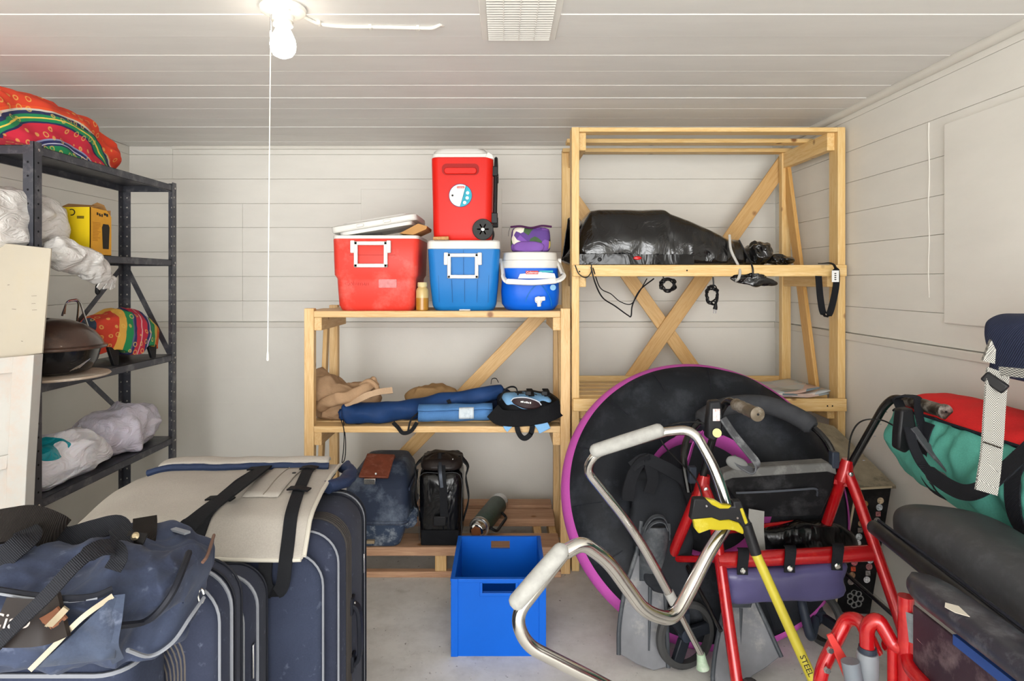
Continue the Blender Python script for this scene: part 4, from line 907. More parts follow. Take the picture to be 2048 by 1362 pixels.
part('base_panel', MB().box(bc + V((-bw*.44, -.1185, .004)), bc + V((bw*.44, -.108, .075))), MT['bk'], t, bevel=.006)
for sg in (-1, 1):
    m = MB().ribbon(cr([bc + V((sg*bw*.42, .0, zs_ - BZ + .06)), bc + V((sg*bw*.6, -.03, zs_ - BZ + .02)), bc + V((sg*bw*.57, -.06, .30)), bc + V((sg*bw*.63, -.05, .2)), bc + V((sg*bw*.5, -.02, .09))], 6), .034, .006, (0, 1, .2)); part('shoulder_strap', m, MT['webb'], t)
part('mark', MB().tube([bc + V((.045 + .010*math.cos(a*.6), -.055 - .004*a, zt_ - BZ - .008 - .0035*a)) for a in range(6)], .0018, 5), MT['lwhite'], t)

# green steel thermos lying on the slats
p0, p1 = V((XY(954, 3.02), 3.02, BZ + .053)), V((XY(1000, 3.42), 3.42, BZ + .053)); ax = (p1 - p0).normalized(); L = (p1 - p0).length
t = thing('steel_thermos', 'green steel vacuum flask lying on the pallet slats behind the blue crate', 'thermos', V((p0.x, 3.2, BZ)))
part('body', MB().lathe([(.045, .05), (.0495, .054), (.0495, L - .06), (.046, L - .055)], p0, ax, 28), pm('hammered_green', '33483d', .4, .3, .2, 40, bump=.2, bs=120), t)
part('base_cap', MB().lathe([(.047, L - .06), (.048, L - .01), (.044, L)], p0, ax, 28), MT['steel'], t)
part('neck_ring', MB().lathe([(.048, .03), (.050, .034), (.050, .05), (.046, .052)], p0, ax, 28), MT['steel'], t)
part('neck', MB().lathe([(.030, -.012), (.033, -.01), (.033, .012), (.042, .034)], p0, ax, 24), MT['chrome'], t)
part('stopper', MB().lathe([(.022, -.022), (.026, -.018), (.026, 0)], p0, ax, 6), pm('brown_cork', '7a4a2c', .7), t)
sd = ax.cross(V((0,0,1))).normalized()
part('carry_handle', MB().tube(fillet([p0 + ax*.05 + sd*.05, p0 + ax*.06 + sd*.08 - V((0,0,.02)), p0 + ax*.25 + sd*.08 - V((0,0,.02)), p0 + ax*.26 + sd*.05], .02), .007, 8), MT['black'], t)

# ================================================================== BLUE CRATE
MT['crate'] = moulded('crate_blue', '0557bb', .4)
cy0, cy1 = 2.345, 2.74; cx0 = XY(903, cy0); cx1 = XY(1091, cy0); ch_ = ZY(1157, cy0); th = .012
t = thing('blue_file_crate', 'bright blue open plastic crate standing on the concrete floor', 'crate', ((cx0+cx1)/2, (cy0+cy1)/2, 0))
def wall(nm, a, b, hole=None, axis='x'):
    m = MB()
    if not hole: m.box(a, b)
    else:
        (h0, h1, z0, z1) = hole
        m.box(a, (h0, b[1], b[2])).box((h1, a[1], a[2]), b).box((h0, a[1], a[2]), (h1, b[1], z0)).box((h0, a[1], z1), (h1, b[1], b[2]))
    return part(nm, m, MT['crate'], t, smooth=False)
hx0, hx1 = XY(965, cy0), XY(1031, cy0); hz = (ZY(1190, cy0), ZY(1170, cy0))
hz0, hz1 = ch_ - .052, ch_ - .018
wall('front_wall', (cx0, cy0, 0), (cx1, cy0 + th, ch_), (hx0, hx1, hz0, hz1))
wall('back_wall', (cx0, cy1 - th, 0), (cx1, cy1, ch_), ((cx0+cx1)/2 - .035, (cx0+cx1)/2 + .045, hz0, hz1))
wall('side_wall', (cx0, cy0 + th, 0), (cx0 + th, cy1 - th, ch_)); wall('side_wall', (cx1 - th, cy0 + th, 0), (cx1, cy1 - th, ch_))
wall('bottom', (cx0 + th, cy0 + th, .004), (cx1 - th, cy1 - th, .016))
fr = MB(); w_ = .024
fr.box((cx0 - .002, cy0 - .005, 0), (cx0 + w_, cy0, ch_)).box((cx1 - w_, cy0 - .005, 0), (cx1 + .002, cy0, ch_)).box((cx0 + w_, cy0 - .005, ch_ - .014), (cx1 - w_, cy0, ch_))
part('front_frame', fr, MT['crate'], t, bevel=.0015, smooth=False)
fr = MB(); fr.box((hx0 - .01, cy0 - .005, hz0 - .012), (hx1 + .01, cy0, hz0)).box((hx0 - .01, cy0 - .005, hz0), (hx0, cy0, ch_ - .014)).box((hx1, cy0 - .005, hz0), (hx1 + .01, cy0, ch_ - .014))
part('grip_frame', fr, MT['crate'], t, bevel=.0015, smooth=False)
for nm, a, b in (('rim', (cx0 - .004, cy0 + .001, ch_ - .012), (cx0, cy1, ch_ + .0)), ('rim', (cx1, cy0 + .001, ch_ - .012), (cx1 + .004, cy1, ch_))): part(nm, MB().box(a, b), MT['crate'], t, bevel=.001, smooth=False)

# ================================================================== TALL SHELF LOAD
MT['film'] = NT('black_plastic_sheet'); _t = MT['film']; _t.col('0d0d0f'); _t.set(Roughness=.14, Coat_Weight=.6); _co = _t.coord((1, 1, .7)); _r = _t.math('ABSOLUTE', _t.math('SUBTRACT', _t.noise(_co, 9, 4, .55, 1.5), .5)); _t.bump(_r, .7, .02); MT['film'] = _t.m
SZ = ZY(530, UA); 
t = thing('wrapped_appliance', 'long bulky thing wrapped in shiny black plastic on the tall shelf', 'bundle', P(1330, 530, 3.25) * 1.0)
prof = [(1128, 517, .05), (1142, 492, .12), (1160, 455, .2), (1182, 418, .22), (1205, 415.5, .23), (1260, 415, .23), (1332, 415, .23), (1345, 424, .235), (1380, 437, .235), (1420, 454, .22), (1452, 470, .2), (1470, 474, .17), (1488, 476, .17), (1497, 492, .14), (1520, 492, .12), (1530, 504, .1)]
rings = []; yf = 3.06
for i in range(len(prof)*4 - 3):
    a, f_ = divmod(i, 4); f_ /= 4; A = prof[a]; B = prof[min(a+1, len(prof)-1)]
    px, py, dh = (A[k] + (B[k]-A[k])*f_ for k in range(3)); x = XY(px, 3.1); zt2 = ZY(py, 3.1); z0 = SZ + .003 if px > 1145 else SZ + .003 + (1145 - px)*.0015
    hh = max(zt2 - z0, .02); d = dh * 1.55; pts = []
    for (u, v) in ((0, 0), (0, .12), (0, .25), (.0, .45), (.03, .65), (.08, .84), (.16, .96), (.26, 1), (.4, 1), (.6, 1), (.78, .99), (.9, .9), (.97, .7), (1, .4), (1, .15), (1, 0), (.75, 0), (.5, 0), (.25, 0)):
        pts.append(V((x, yf + .17 + (u - .45) * d, z0 + v * hh)))
    rings.append(pts)
m = MB().loft(rings)
for i, p in enumerate(m.v):
    r = .5 - abs(noise.noise(V((p.x*7 + p.z*6, p.y*6, p.z*9)))) * 1.7; r2 = .5 - abs(noise.noise(V((p.x*17 - p.z*9, p.y*12, p.z*17 + 5)))) * 1.7
    k = min(1, max(0, (p.z - SZ) / .05)); m.v[i] = V((p.x, p.y - (.026 * r + .016 * r2) * k * (1 if p.y < 3.3 else -1), max(SZ + .002, p.z - .006*abs(r)*k)))
part('wrapping', m, MT['film'], t, sub=2)
m = MB().rslab([(SZ + .004, .56, .012, .004), (SZ + .052, .56, .012, .004)], XY(1272, 3.05), 3.052, 2); m.wr(.004, 10, 2, keepz=SZ + .003); part('flat_edge', m, MT['vinyl'], t)
part('red_lens', MB().blob(P(1275, 516, 3.045), (.020, .006, .009), 1, 1, 16, 10), pm('red_lens', 'd0161a', .2, coat=.5), t)
part('knob', MB().lathe([(.010, 0), (.010, .008), (.006, .010)], P(1199, 519, 3.045), (0,-1,0), 14), MT['black'], t)
bd = [P(1459, 470, 3.09), P(1462, 500, 3.06), P(1476, 530, 3.035), P(1480, 545, 3.0), P(1476, 558, 3.0), P(1470, 562, 3.03)]
part('white_cord', MB().tube(cr(bd, 6), .0065, 8), pm('grey_cord', 'b9b7b2', .6), t)
part('black_cord', MB().tube(cr([P(1478, 480, 3.07), P(1496, 515, 3.04), P(1505, 535, 3.0), P(1506, 555, 3.0)], 6), .004, 6), MT['black'], t)
m = MB().blob(P(1515, 508, 3.2), (.055, .08, .05), .9, .9, 40, 24, zmin=SZ + .003); crumple(m, .03, 16, 6, keepz=SZ + .003); part('loose_fold', m, MT['film'], t, sub=1)
m = MB().blob(P(1558, 520, 3.2), (.055, .06, .02), .9, .9, 40, 20, zmin=SZ + .003); crumple(m, .03, 18, 2, keepz=SZ + .003); part('loose_fold', m, MT['film'], t, sub=1)
m = MB().blob(P(1508, 561, 3.03) + V((0, .0, 0)), (.10, .02, .022), .8, .8, 50, 20); crumple(m, .022, 16, 9); m.rot(P(1508, 561, 3.03), 'Y', 8); fit(m, lambda p: V((p.x, min(p.y, 3.05) if p.z < ZY(553, UA) else min(p.y, UA - .022), p.z))); part('hanging_fold', m, MT['film'], t, sub=1)
m = MB().grid(lambda u, v: P(1136 - 12*u + 18*v, 440 + 80*u, 3.2 + .15*v), 10, 6); crumple(m, .02, 12, 4); part('side_flap', m, MT['film'], t, solid=.003)
# cables below the shelf
def cable(name, pts, r, label, k=8): return solo(name, MB().tube(cr(pts, k), r, 6), MT['black'], label, 'cable')
zq = 3.12
cable('power_cable', [P(1182, 534, 2.985), P(1190, 565, 2.99), P(1205, 595, 3.05), P(1230, 612, 3.1), P(1255, 630, 3.1), P(1262, 632, 3.1), P(1265, 610, 3.1), P(1280, 580, 3.1), P(1308, 557, 3.1)], .0036, 'long black cable sagging below the tall shelf in a V')
cable('thin_cable', [P(1186, 536, 2.99), P(1200, 575, 3.06), P(1222, 588, 3.09), P(1240, 603, 3.1), P(1262, 608, 3.1), P(1278, 585, 3.1), P(1294, 557, 3.1)], .0026, 'thin black cable looping above the long one under the tall shelf')
cable('short_cable', [P(1150, 530, 2.99), P(1158, 548, 2.985), P(1172, 555, 2.985), P(1182, 545, 2.985), P(1183, 530, 2.99)], .0026, 'short black cable loop over the front rail of the tall shelf')
def coil(cx, cy, rx, ry, turns, seed):
    rnd = random.Random(seed); pts = []
    for i in range(turns * 14):
        a = i / 14 * 2 * math.pi; k = rnd.uniform(.55, 1.05)
        pts.append(P(cx + rx * k * math.cos(a), cy + ry * k * math.sin(a), 3.12 + .012 * math.sin(i * 1.3)))
    return pts
t = thing('coiled_cable', 'small black cable coil tucked under the tall shelf rail', 'cable', P(1336, 585, 3.12)); part('coil', MB().tube(cr(coil(1336, 570, 18, 14, 7, 1), 2), .0034, 6), MT['black'], t)
part('lead', MB().tube([P(1328, 560, 3.12), P(1326, 552, 3.12)], .0034, 6), MT['black'], t)
t = thing('coiled_plug_cable', 'hanging black cable coil with mains plug below the tall shelf', 'cable', P(1425, 628, 3.12)); part('coil', MB().tube(cr(coil(1424, 590, 14, 20, 7, 5), 2), .0032, 6), MT['black'], t)
part('lead', MB().tube(cr([P(1426, 554, 3.12), P(1427, 570, 3.12), P(1424, 580, 3.12)], 4), .0036, 6), MT['black'], t)
pl = part('plug', MB().tube([P(1432, 606, 3.11), P(1431, 614, 3.11), P(1430, 619, 3.11)], [.005, .010, .011], 10), MT['black'], t)
for dx in (-.005, .005): part('prong', MB().beam(P(1430, 619, 3.11) + V((dx, 0, 0)), P(1429, 627, 3.11) + V((dx, 0, 0)), .002, .006, (1,0,0)), MT['steel'], pl, smooth=False)
# hanging black strap
t = thing('hanging_strap', 'black webbing strap with white tag draped over the tall shelf rail', 'strap', P(1655, 634, 3.0))
yh = 2.985
sp_ = cr([P(1637, 552, yh + .02), P(1640, 590, yh), P(1645, 622, yh), P(1652, 632, yh - .01), P(1660, 625, yh - .02), P(1669, 590, yh - .02), P(1673, 560, yh - .02), P(1671, 536, yh - .012), P(1662, 527, yh + .0), P(1640, 527, yh + .05)], 6)
part('webbing', MB().ribbon(sp_, .030, .004, [V((1, 0, 0)) if i < 15 else V((0, 1, 0)) if i < 22 else V((1, 0, .1)) if i < 42 else V((.2, 1, 0)) for i in range(len(sp_))]), MT['webb'], t)
m = MB().box(P(1664, 564, yh - .03) , P(1678, 541, yh - .03) + V((0, .003, 0))); tg = part('tag', m, MT['lwhite'], t, smooth=False)
for dy in (546, 550, 554, 558): part('print_mark', MB().box(P(1669, dy, yh - .0312), P(1672.5, dy + 2, yh - .0305)), MT['ink'], tg, smooth=False)
# magazines
def magmat(seed):
    t = NT('magazine_cover'); co = t.coord((1, 1, .2), loc=(seed, 0, 0)); vo = t.n('ShaderNodeTexVoronoi'); t.l(co, vo.inputs['Vector']); vo.inputs['Scale'].default_value = 11
    t.col(t.ramp(t.sep(vo.outputs['Color'])[0], [(0, 'd8cfc4'), (.3, 'c9a99a'), (.5, 'b9c4c8'), (.65, 'a8655a'), (.78, 'e3ddd2'), (.9, '6d7f86')])); t.set(Roughness=.35); return t.m
z0 = ZY(796, UA) + .001
for i, lab in enumerate(('lowest magazine of the pile on the tall shelf end', 'middle magazine of the pile with curled front corner', 'top magazine of the pile with pink cover print')):
    zz = z0 + i * .0085; ox = (.0, .012, -.03)[i]
    m = MB().grid(lambda u, v: V((1.17 + ox + .37*u, 3.0 + .012*i + .33*v + .02*u, zz + .004 + .018*max(0, u - .72)/.28*(1 - v*.5) + .004*math.sin(u*5 + i) + .004)), 14, 8)
    solo('magazine', m, magmat(i*3.7), lab, 'magazine', 'magazines on the tall shelf', solid=.006)
# ================================================================== LUGGAGE (left foreground)
def denim(name, c0, c1, sc=3.5, creases=False):
    t = NT(name); co = t.coord(); a = t.noise(co, sc, 6, .65, .4); b = t.noise(co, 260, 2); c = t.noise(co, 40, 4, .6)
    cc = t.ramp(a, [(.3, c0), (.72, c1)]); cc = t.mix(t.math('MULTIPLY', b, .45), cc, shade(c1, 1.25)); cc = t.mix(t.ramp(c, [(.62, (0,)*3), (.75, (.25,)*3)]), cc, '8c93a6')
    t.col(cc); t.set(Roughness=.8); t.b.inputs['Specular IOR Level'].default_value = .12; t.b.inputs['Sheen Weight'].default_value = .05; 
    if creases:
        w = t.noise(t.coord((1, 1, 1.2)), 7, 2, .5, .5); r = t.math('ABSOLUTE', t.math('SUBTRACT', w, .5))
        b1 = t.n('ShaderNodeBump'); b1.inputs['Strength'].default_value = .55; b1.inputs['Distance'].default_value = .03; t.l(r, b1.inputs['Height'])
        b2 = t.n('ShaderNodeBump'); b2.inputs['Strength'].default_value = .25; b2.inputs['Distance'].default_value = .002; t.l(t.mix(.5, b, c), b2.inputs['Height']); t.l(b1.outputs[0], b2.inputs['Normal']); t.l(b2.outputs[0], t.b.inputs['Normal'])
    else: t.bump(t.mix(.5, b, c), .25, .002)
    return t.m
MT['case'] = denim('navy_case_fabric', '222532', '323748'); MT['case2'] = denim('navy_case_panel', '242838', '383f52', 2.2)
MT['duff'] = denim('worn_navy_canvas', '232739', '3d4559', 6, True); MT['duff2'] = denim('faded_navy_canvas', '2d3343', '444d5f', 7)
MT['pipe_g'] = pm('grey_piping', '84878e', .5); MT['pipe_d'] = pm('dark_piping', '1c1e26', .6)
def webbing(name, c, axis, freq=260, amp=.5):
    t = NT(name); co = t.coord(); wv = t.n('ShaderNodeTexWave'); t.l(co, wv.inputs[0]); wv.bands_direction = axis; wv.inputs['Scale'].default_value = freq / 6.283; wv.inputs['Distortion'].default_value = .6
    t.col(t.ramp(wv.outputs[1], [(.2, shade(c, 1 - amp)), (.8, shade(c, 1 + amp))])); t.set(Roughness=.75); t.b.inputs['Specular IOR Level'].default_value = .15; t.bump(wv.outputs[1], .5, .003); return t.m
MT['web'] = webbing('black_ribbed_webbing', '24252a', 'DIAGONAL', 900, .35); MT['web2'] = webbing('dark_ribbed_webbing', '1f1b19', 'X', 900, .3)
def rounded_case(name, label, x0, x1, y0, y1, z0, z1, r, root=None):
    t = thing(name, label, 'suitcase', ((x0+x1)/2, (y0+y1)/2, 0)); w, h, d = x1-x0, z1-z0, y1-y0; e = .02
    def ring(y, ins, rr): return [V(((x0+x1)/2 + p[0], y, (z0+z1)/2 + p[1])) for p in rrect(w - 2*ins, h - 2*ins, rr, 8)]
    part('shell', MB().loft([ring(y0, e*1.3, r-.01), ring(y0 + e*.3, e*.35, r), ring(y0 + e, 0, r), ring(y1 - e, 0, r), ring(y1 - e*.3, e*.35, r), ring(y1, e*1.3, r-.01)]), MT['case'], t, ang=60)
    for y in (y0 + e*.9, y1 - e*.9):
        part('piping', MB().tube([p for p in ring(y, -.002, r)], .003, 6, closed=True), MT['pipe_g'] if y < (y0+y1)/2 else MT['pipe_d'], t)
    return t, ring
# large upright suitcase
A = (-.965, -.443, 1.68, 2.05, 0.03, .712)
t, ring = rounded_case('large_suitcase', 'large navy fabric suitcase standing upright under the beige garment bag', *A, .085); big = t
yz = 1.99
part('zip_line', MB().tube(ring(yz, -.0025, .085), .0045, 6, closed=True), MT['pipe_d'], t); part('zip_line', MB().tube(ring(yz + .016, -.0025, .085), .003, 6, closed=True), MT['pipe_g'], t)
def pr(y, ins, rr, dz=0): return [V(((A[0]+A[1])/2 + p[0], y, (A[4]+A[5])/2 + p[1] - dz)) for p in rrect(.522 - 2*ins, .682 - 2*ins, rr, 8)]
part('front_pocket', MB().loft([pr(1.682, .028, .09, .01), pr(1.652, .03, .085, .01), pr(1.642, .045, .075, .01)]), MT['case2'], t, ang=70)
part('pocket_piping', MB().tube(pr(1.652, .026, .085, .01), .003, 6, closed=True), MT['pipe_g'], t)
m = MB()                                            # ribbed decorative band round the side
for k in range(5): m.tube(ring(1.79 + k*.011, -.0012, .085), .0042, 5, closed=True)
part('ribbed_band', m, pm('band_brown', '3a3634', .7), t)
xs = A[1] + .003
part('side_handle', MB().ribbon(cr([V((xs + .002, 1.84, .45)), V((xs + .02, 1.84, .43)), V((xs + .024, 1.845, .36)), V((xs + .02, 1.85, .29)), V((xs + .002, 1.85, .27))], 5), .03, .012, (0, 1, 0)), MT['pipe_d'], t, bevel=.003)
part('handle_plate', MB().box((xs - .004, 1.82, .42), (xs + .008, 1.862, .47)), MT['pipe_d'], t, bevel=.006); part('handle_plate', MB().box((xs - .004, 1.83, .25), (xs + .008, 1.872, .30)), MT['pipe_d'], t, bevel=.006)
part('rivet', MB().lathe([(.006, 0), (.004, .003)], (xs + .009, 1.84, .45), (1,0,0), 10), MT['steel'], t)
part('zip_pull', MB().box((xs, 1.985, .47), (xs + .006, 1.995, .53)), MT['steel'], t, bevel=.002)
for x in (A[0] + .07, A[1] - .07):
    for y in (1.75, 1.98): part('foot', MB().lathe([(.022, -.03), (.026, -.008), (.03, .003)], (x, y, .03), n=14), MT['black'], t)
# two smaller suitcases in front
B = (-1.06, XY(500, 1.50), 1.44, 1.62, .03, .668)
t, ring = rounded_case('medium_suitcase', 'slim navy suitcase squeezed between the two others', *B, .075)
part('zip_line', MB().tube(ring(1.54, -.002, .075), .004, 6, closed=True), MT['pipe_g'], t)
part('zip_pull', MB().box((B[1] + .001, 1.505, .44), (B[1] + .007, 1.517, .52)), MT['steel'], t, bevel=.002)
for x in (B[0] + .07, B[1] - .07): part('foot', MB().lathe([(.022, -.03), (.026, -.008), (.03, .003)], (x, 1.53, .03), n=14), MT['black'], t)
C = (-1.16, XY(455, 1.34), 1.28, 1.425, .03, ZY(1149, 1.33))
t, ring = rounded_case('front_suitcase', 'navy suitcase with ribbed curved band right behind the duffel bag', *C, .085)
part('zip_line', MB().tube(ring(1.355, -.002, .085), .004, 6, closed=True), MT['pipe_g'], t); part('zip_line', MB().tube(ring(1.372, -.002, .085), .003, 6, closed=True), MT['pipe_d'], t)
def rc(y, ins, rr): return [V(((C[0]+C[1])/2 + p[0], y, (C[4]+C[5])/2 + p[1])) for p in rrect(C[1]-C[0] - 2*ins, C[5]-C[4] - 2*ins, rr, 8)]
m = MB()
for k in range(6): m.tube(rc(1.282, .060 + k*.007, .10), .0034, 5, closed=True)
part('ribbed_band', m, pm('band_grey', '55504c', .7), t)
zpk = ZY(1336, 1.1)
m = MB().rslab([(.10, .50, .15, .03), (.12, .53, .17, .05), (zpk - .03, .53, .17, .05), (zpk, .48, .14, .04)], -.93, 1.20, 5); part('front_pocket', m, MT['case2'], t, ang=60)
part('pocket_piping', MB().tube([V((-.93 + p[0], 1.20 + p[1], zpk - .022)) for p in rrect(.532, .172, .05, 6)], .004, 6, closed=True), MT['pipe_g'], t)
for x in (C[0] + .07, C[1] - .07): part('foot', MB().lathe([(.022, -.03), (.026, -.008), (.03, .003)], (x, 1.35, .03), n=14), MT['black'], t)
# garment bag draped over
MT['beige'] = cloth('beige_canvas', 'aaa49c', .08, 25, .85, 4, 260); MT['lining'] = cloth('navy_lining', '2b3650', .2, 30, .55)
GX0, GX1 = -1.19, -.566
def gsurf(u, v):                     # u: left to right, v: back to front
    x = GX0 + (GX1 + .058*v - GX0) * u; y = 2.20 - .585 * v
    z = .742 + .03 * math.sin(math.pi * min(1, v * 1.1)) * (1 - .3*u) - .10 * max(0, .2 - u)**1.5 * 6 * (.4 + v) - .07 * max(0, v - .86) / .14
    z += .006 * noise.noise(V((x*7, y*7, 1))) - .006 * abs(noise.noise(V((x*9 + y*4, y*5, 3))))
    return V((x, y, z))
t = thing('garment_bag', 'folded beige canvas garment bag with black straps draped over the large suitcase', 'garment bag', (-.85, 1.9, .712))
m = MB().grid(lambda u, v: gsurf(u, v), 44, 30); part('outer_panel', m, MT['beige'], t, solid=.014, sub=1)
m = MB().grid(lambda u, v: gsurf(.03 + .95*u, .02 + .95*v) - V((0, 0, .02)), 20, 14); part('lining', m, MT['lining'], t, solid=.012)
m = MB().tube(cr([gsurf(.06 + .9*k/12, .24 - .10*k/12) + V((0, 0, .016)) for k in range(13)], 3), .012, 8); m.wr(.004, 20, 1); part('rolled_edge', m, MT['lining'], t)
m = MB().grid(lambda u, v: gsurf(.1 + .86*u, .03 + (.20 - .10*u)*v) + V((0, 0, .024 + .012*math.sin(v*3.1))), 24, 8); part('back_flap', m, MT['beige'], t, solid=.012, sub=1)
m = MB().tube(cr([gsurf(1, .02) + V((.02, .01, -.005)), gsurf(1, .12) + V((.05, 0, -.012)), gsurf(1, .3) + V((.035, 0, -.02)), gsurf(1, .42) + V((0, 0, -.01))], 5), [.02]*16, 14); m.wr(.01, 20); part('rolled_end', m, MT['lining'], t)
def on(u, v, h=.010): return gsurf(u, v) + V((0, 0, h))
for nm, pts in (('piping', [on(1, .02 + .97*k/16, .004) for k in range(17)]), ('piping', [on(.02 + .97*k/16, .995, .0) for k in range(17)])): part(nm, MB().tube(pts, .006, 8), pm('cream_edge', 'c9c4b8', .7), t)
s1_ = [on(.985 - .03*k/14, .04 + .9*k/14, .013) for k in range(15)]
s1b = [on(.86 + .075*k/16, .03 + .96*k/16, .013) for k in range(17)]
e_ = s1b[-1]; tail = [e_ + V((.0, -.012, -.03)), e_ + V((-.006, -.012, -.075)), e_ + V((-.022, -.01, -.095)), e_ + V((-.045, -.006, -.09)), e_ + V((-.055, -.0, -.06)), e_ + V((-.055, .006, -.02))]
part('strap', MB().ribbon(cr(s1b + tail, 3), .034, .004, [V((1, 0, 0))] * 200), MT['webb'], t)
s2b = [on(.64 - .06*k/16, .10 + .88*k/16, .013) for k in range(17)]
part('strap', MB().ribbon(cr(s2b, 3), .034, .004, [V((1, 0, 0))] * 80), MT['webb'], t)
sh = [PZ(px, py, zz) for px, py, zz in ((532, 932, .77), (505, 952, .80), (465, 982, .81), (420, 1015, .81), (385, 1045, .80), (362, 1068, .78))]
part('shoulder_strap', MB().ribbon(cr(sh, 6), .042, .006, [V((1, .5, .0))] * 50), MT['webb'], t)
for (u, v, wd) in ((.875, .22, .075), (.905, .6, .085), (.63, .27, .085), (.60, .72, .10)):
    a_, b_ = on(u - wd*.55, v, .017), on(u + wd*.55, v + .01, .017); part('strap_loop', MB().ribbon([a_, (a_+b_)/2 + V((0,0,.004)), b_], .03, .004, (0, 1, 0)), MT['bk'], t)
part('buckle', MB().box(on(.86, .045) - V((.03, .018, .0)), on(.86, .045) + V((.03, .018, .014))), MT['black'], t, bevel=.004)
m = MB().grid(lambda u, v: on(.69 + .15*u - .01*v, .16 + .52*v, .011), 8, 8); part('pocket_patch', m, MT['beige'], t, solid=.005)
part('pocket_seam', MB().tube([on(.765, .17 + .5*k/8, .0145) for k in range(9)], .0016, 5), pm('seam', '8f897c', .8), t)
part('eyelet', MB().lathe([(.006, 0), (.006, .002)], on(.825, .34, .014), (0,0,1), 12), MT['black'], t)

# ---- duffel bag, slumped on the front pocket
NET = [  # rows back-top to bottom, columns left to right: picture x, y and distance
 [(-150,1085,1.25),(-30,1080,1.25),(70,1068,1.25),(150,1066,1.25),(225,1054,1.25),(290,1040,1.26),(345,1052,1.27),(390,1075,1.27),(428,1086,1.27)],
 [(-170,1110,1.15),(-30,1102,1.15),(70,1095,1.15),(150,1092,1.15),(225,1085,1.16),(290,1078,1.18),(345,1085,1.2),(390,1092,1.22),(428,1094,1.25)],
 [(-180,1135,1.03),(-30,1125,1.03),(70,1108,1.05),(150,1098,1.06),(215,1100,1.06),(280,1122,1.07),(340,1120,1.10),(380,1108,1.14),(426,1110,1.22)],
 [(-180,1195,.96),(-30,1188,.96),(70,1180,.965),(150,1172,.97),(225,1165,.985),(290,1180,1.02),(340,1165,1.04),(372,1140,1.09),(420,1140,1.2)],
 [(-180,1255,.94),(-30,1250,.94),(70,1245,.945),(150,1225,.955),(222,1225,.965),(276,1242,1.03),(325,1218,1.04),(355,1185,1.09),(412,1170,1.2)],
 [(-180,1310,.95),(-30,1305,.95),(70,1300,.955),(150,1285,.96),(225,1285,.975),(258,1280,1.06),(310,1255,1.09),(360,1220,1.12),(405,1190,1.2)],
 [(-180,1350,1.02),(-30,1345,1.02),(70,1338,1.03),(150,1332,1.04),(225,1322,1.05),(256,1312,1.08),(300,1300,1.09),(350,1272,1.12),(400,1200,1.21)]]
DZ = zpk + .004
ctl = [[P(*q) for q in r] for r in NET]
ctl.append([V((p.x, 1.16, max(DZ, p.z - .012))) for p in ctl[6]]); ctl.append([V((p.x * 1.12, 1.255, max(DZ, p.z - .012))) for p in ctl[6]]); ctl.append([V((p.x, 1.268, (p.z + DZ) / 2 + .02)) for p in ctl[0]])
NU, NV = 12, 12
cols = [cr([r[c] for r in ctl], NV, closed=True) for c in range(9)]            # closed loops around, one per column
rings = [list(x) for x in zip(*[cr([cols[c][k] for c in range(9)], NU) for k in range(len(cols[0]))])]
m = MB().loft(rings)
for i, p in enumerate(m.v):
    k = .5 + .6 * min(1, max(0, (p.x + 1.1) / .45))
    r = .45 - abs(noise.noise(V((p.x*10 + p.z*12, p.y*7, p.z*10 - p.x*6))))*1.7; r2 = .45 - abs(noise.noise(V((p.x*24 + 4, p.y*18, p.z*26 + p.x*8))))*1.7
    d = (p - V((p.x, 1.12, DZ + .1))).normalized(); q_ = p + d * (.026*r + .011*r2) * k; q_.z = max(q_.z, DZ); m.v[i] = q_
t = thing('duffel_bag', 'worn navy canvas duffel bag slumped in the left front corner', 'duffel bag', (-.95, 1.105, DZ)); duf = t
body = part('body', m, MT['duff'], t, sub=1)
# surface finder for trims: nearest point of the body front to a picture point
bvh_pts = [p.copy() for p in m.v]
def ray_on(px, py, lift=.006):
    from mathutils import kdtree
    d = P(px, py, 1.0) - V((0, 0, H)); best = None
    for p in bvh_pts:
        w = p - V((0, 0, H)); tt = w.dot(d) / d.dot(d); e = (w - d*tt).length
        if e < .012:
            if best is None or tt < best[0]: best = (tt, e)
    tt = best[0] if best else 1.0
    return V((0, 0, H)) + d * (tt - lift)
def trim(name, pts, w, mat, lift=.008, th=.004, wd=None, rad=None):
    q = cr([ray_on(px, py, lift) for px, py in pts], 6)
    if rad: part(name, MB().tube(q, rad, 6), mat, t)
    else:
        dirs = []
        for i in range(len(q)):
            tg = (q[min(i+1, len(q)-1)] - q[max(i-1, 0)]).normalized(); vw = (q[i] - V((0,0,H))).normalized(); dirs.append(tg.cross(vw))
        part(name, MB().ribbon(q, w, th, dirs), mat, t)
def patch(name, corners, mat, lift=.010, n=14, th=.004):
    c = corners
    def f(u, v): 
        x = (c[0][0]*(1-u) + c[1][0]*u)*(1-v) + (c[3][0]*(1-u) + c[2][0]*u)*v; y = (c[0][1]*(1-u) + c[1][1]*u)*(1-v) + (c[3][1]*(1-u) + c[2][1]*u)*v
        return ray_on(x, y, lift + .002*noise.noise(V((x*.05, y*.05, 0))))
    part(name, MB().grid(f, n, n), mat, t, solid=th, sub=1)
patch('side_pocket', [(222, 1196), (238, 1190), (232, 1318), (72, 1336)], MT['duff2'], .014)
trim('end_piping', [(378, 1105), (365, 1140), (345, 1185), (315, 1225), (285, 1245), (235, 1252)], 0, MT['pipe_d'], .012, rad=.0055)
trim('end_piping', [(408, 1195), (380, 1235), (345, 1285), (300, 1312), (255, 1300)], 0, MT['pipe_g'], .008, rad=.0035)
trim('zip_trim', [(62, 1338), (110, 1290), (165, 1235), (225, 1192)], .0075, pm('cream_zip', 'aea38e', .6), .014, .005)
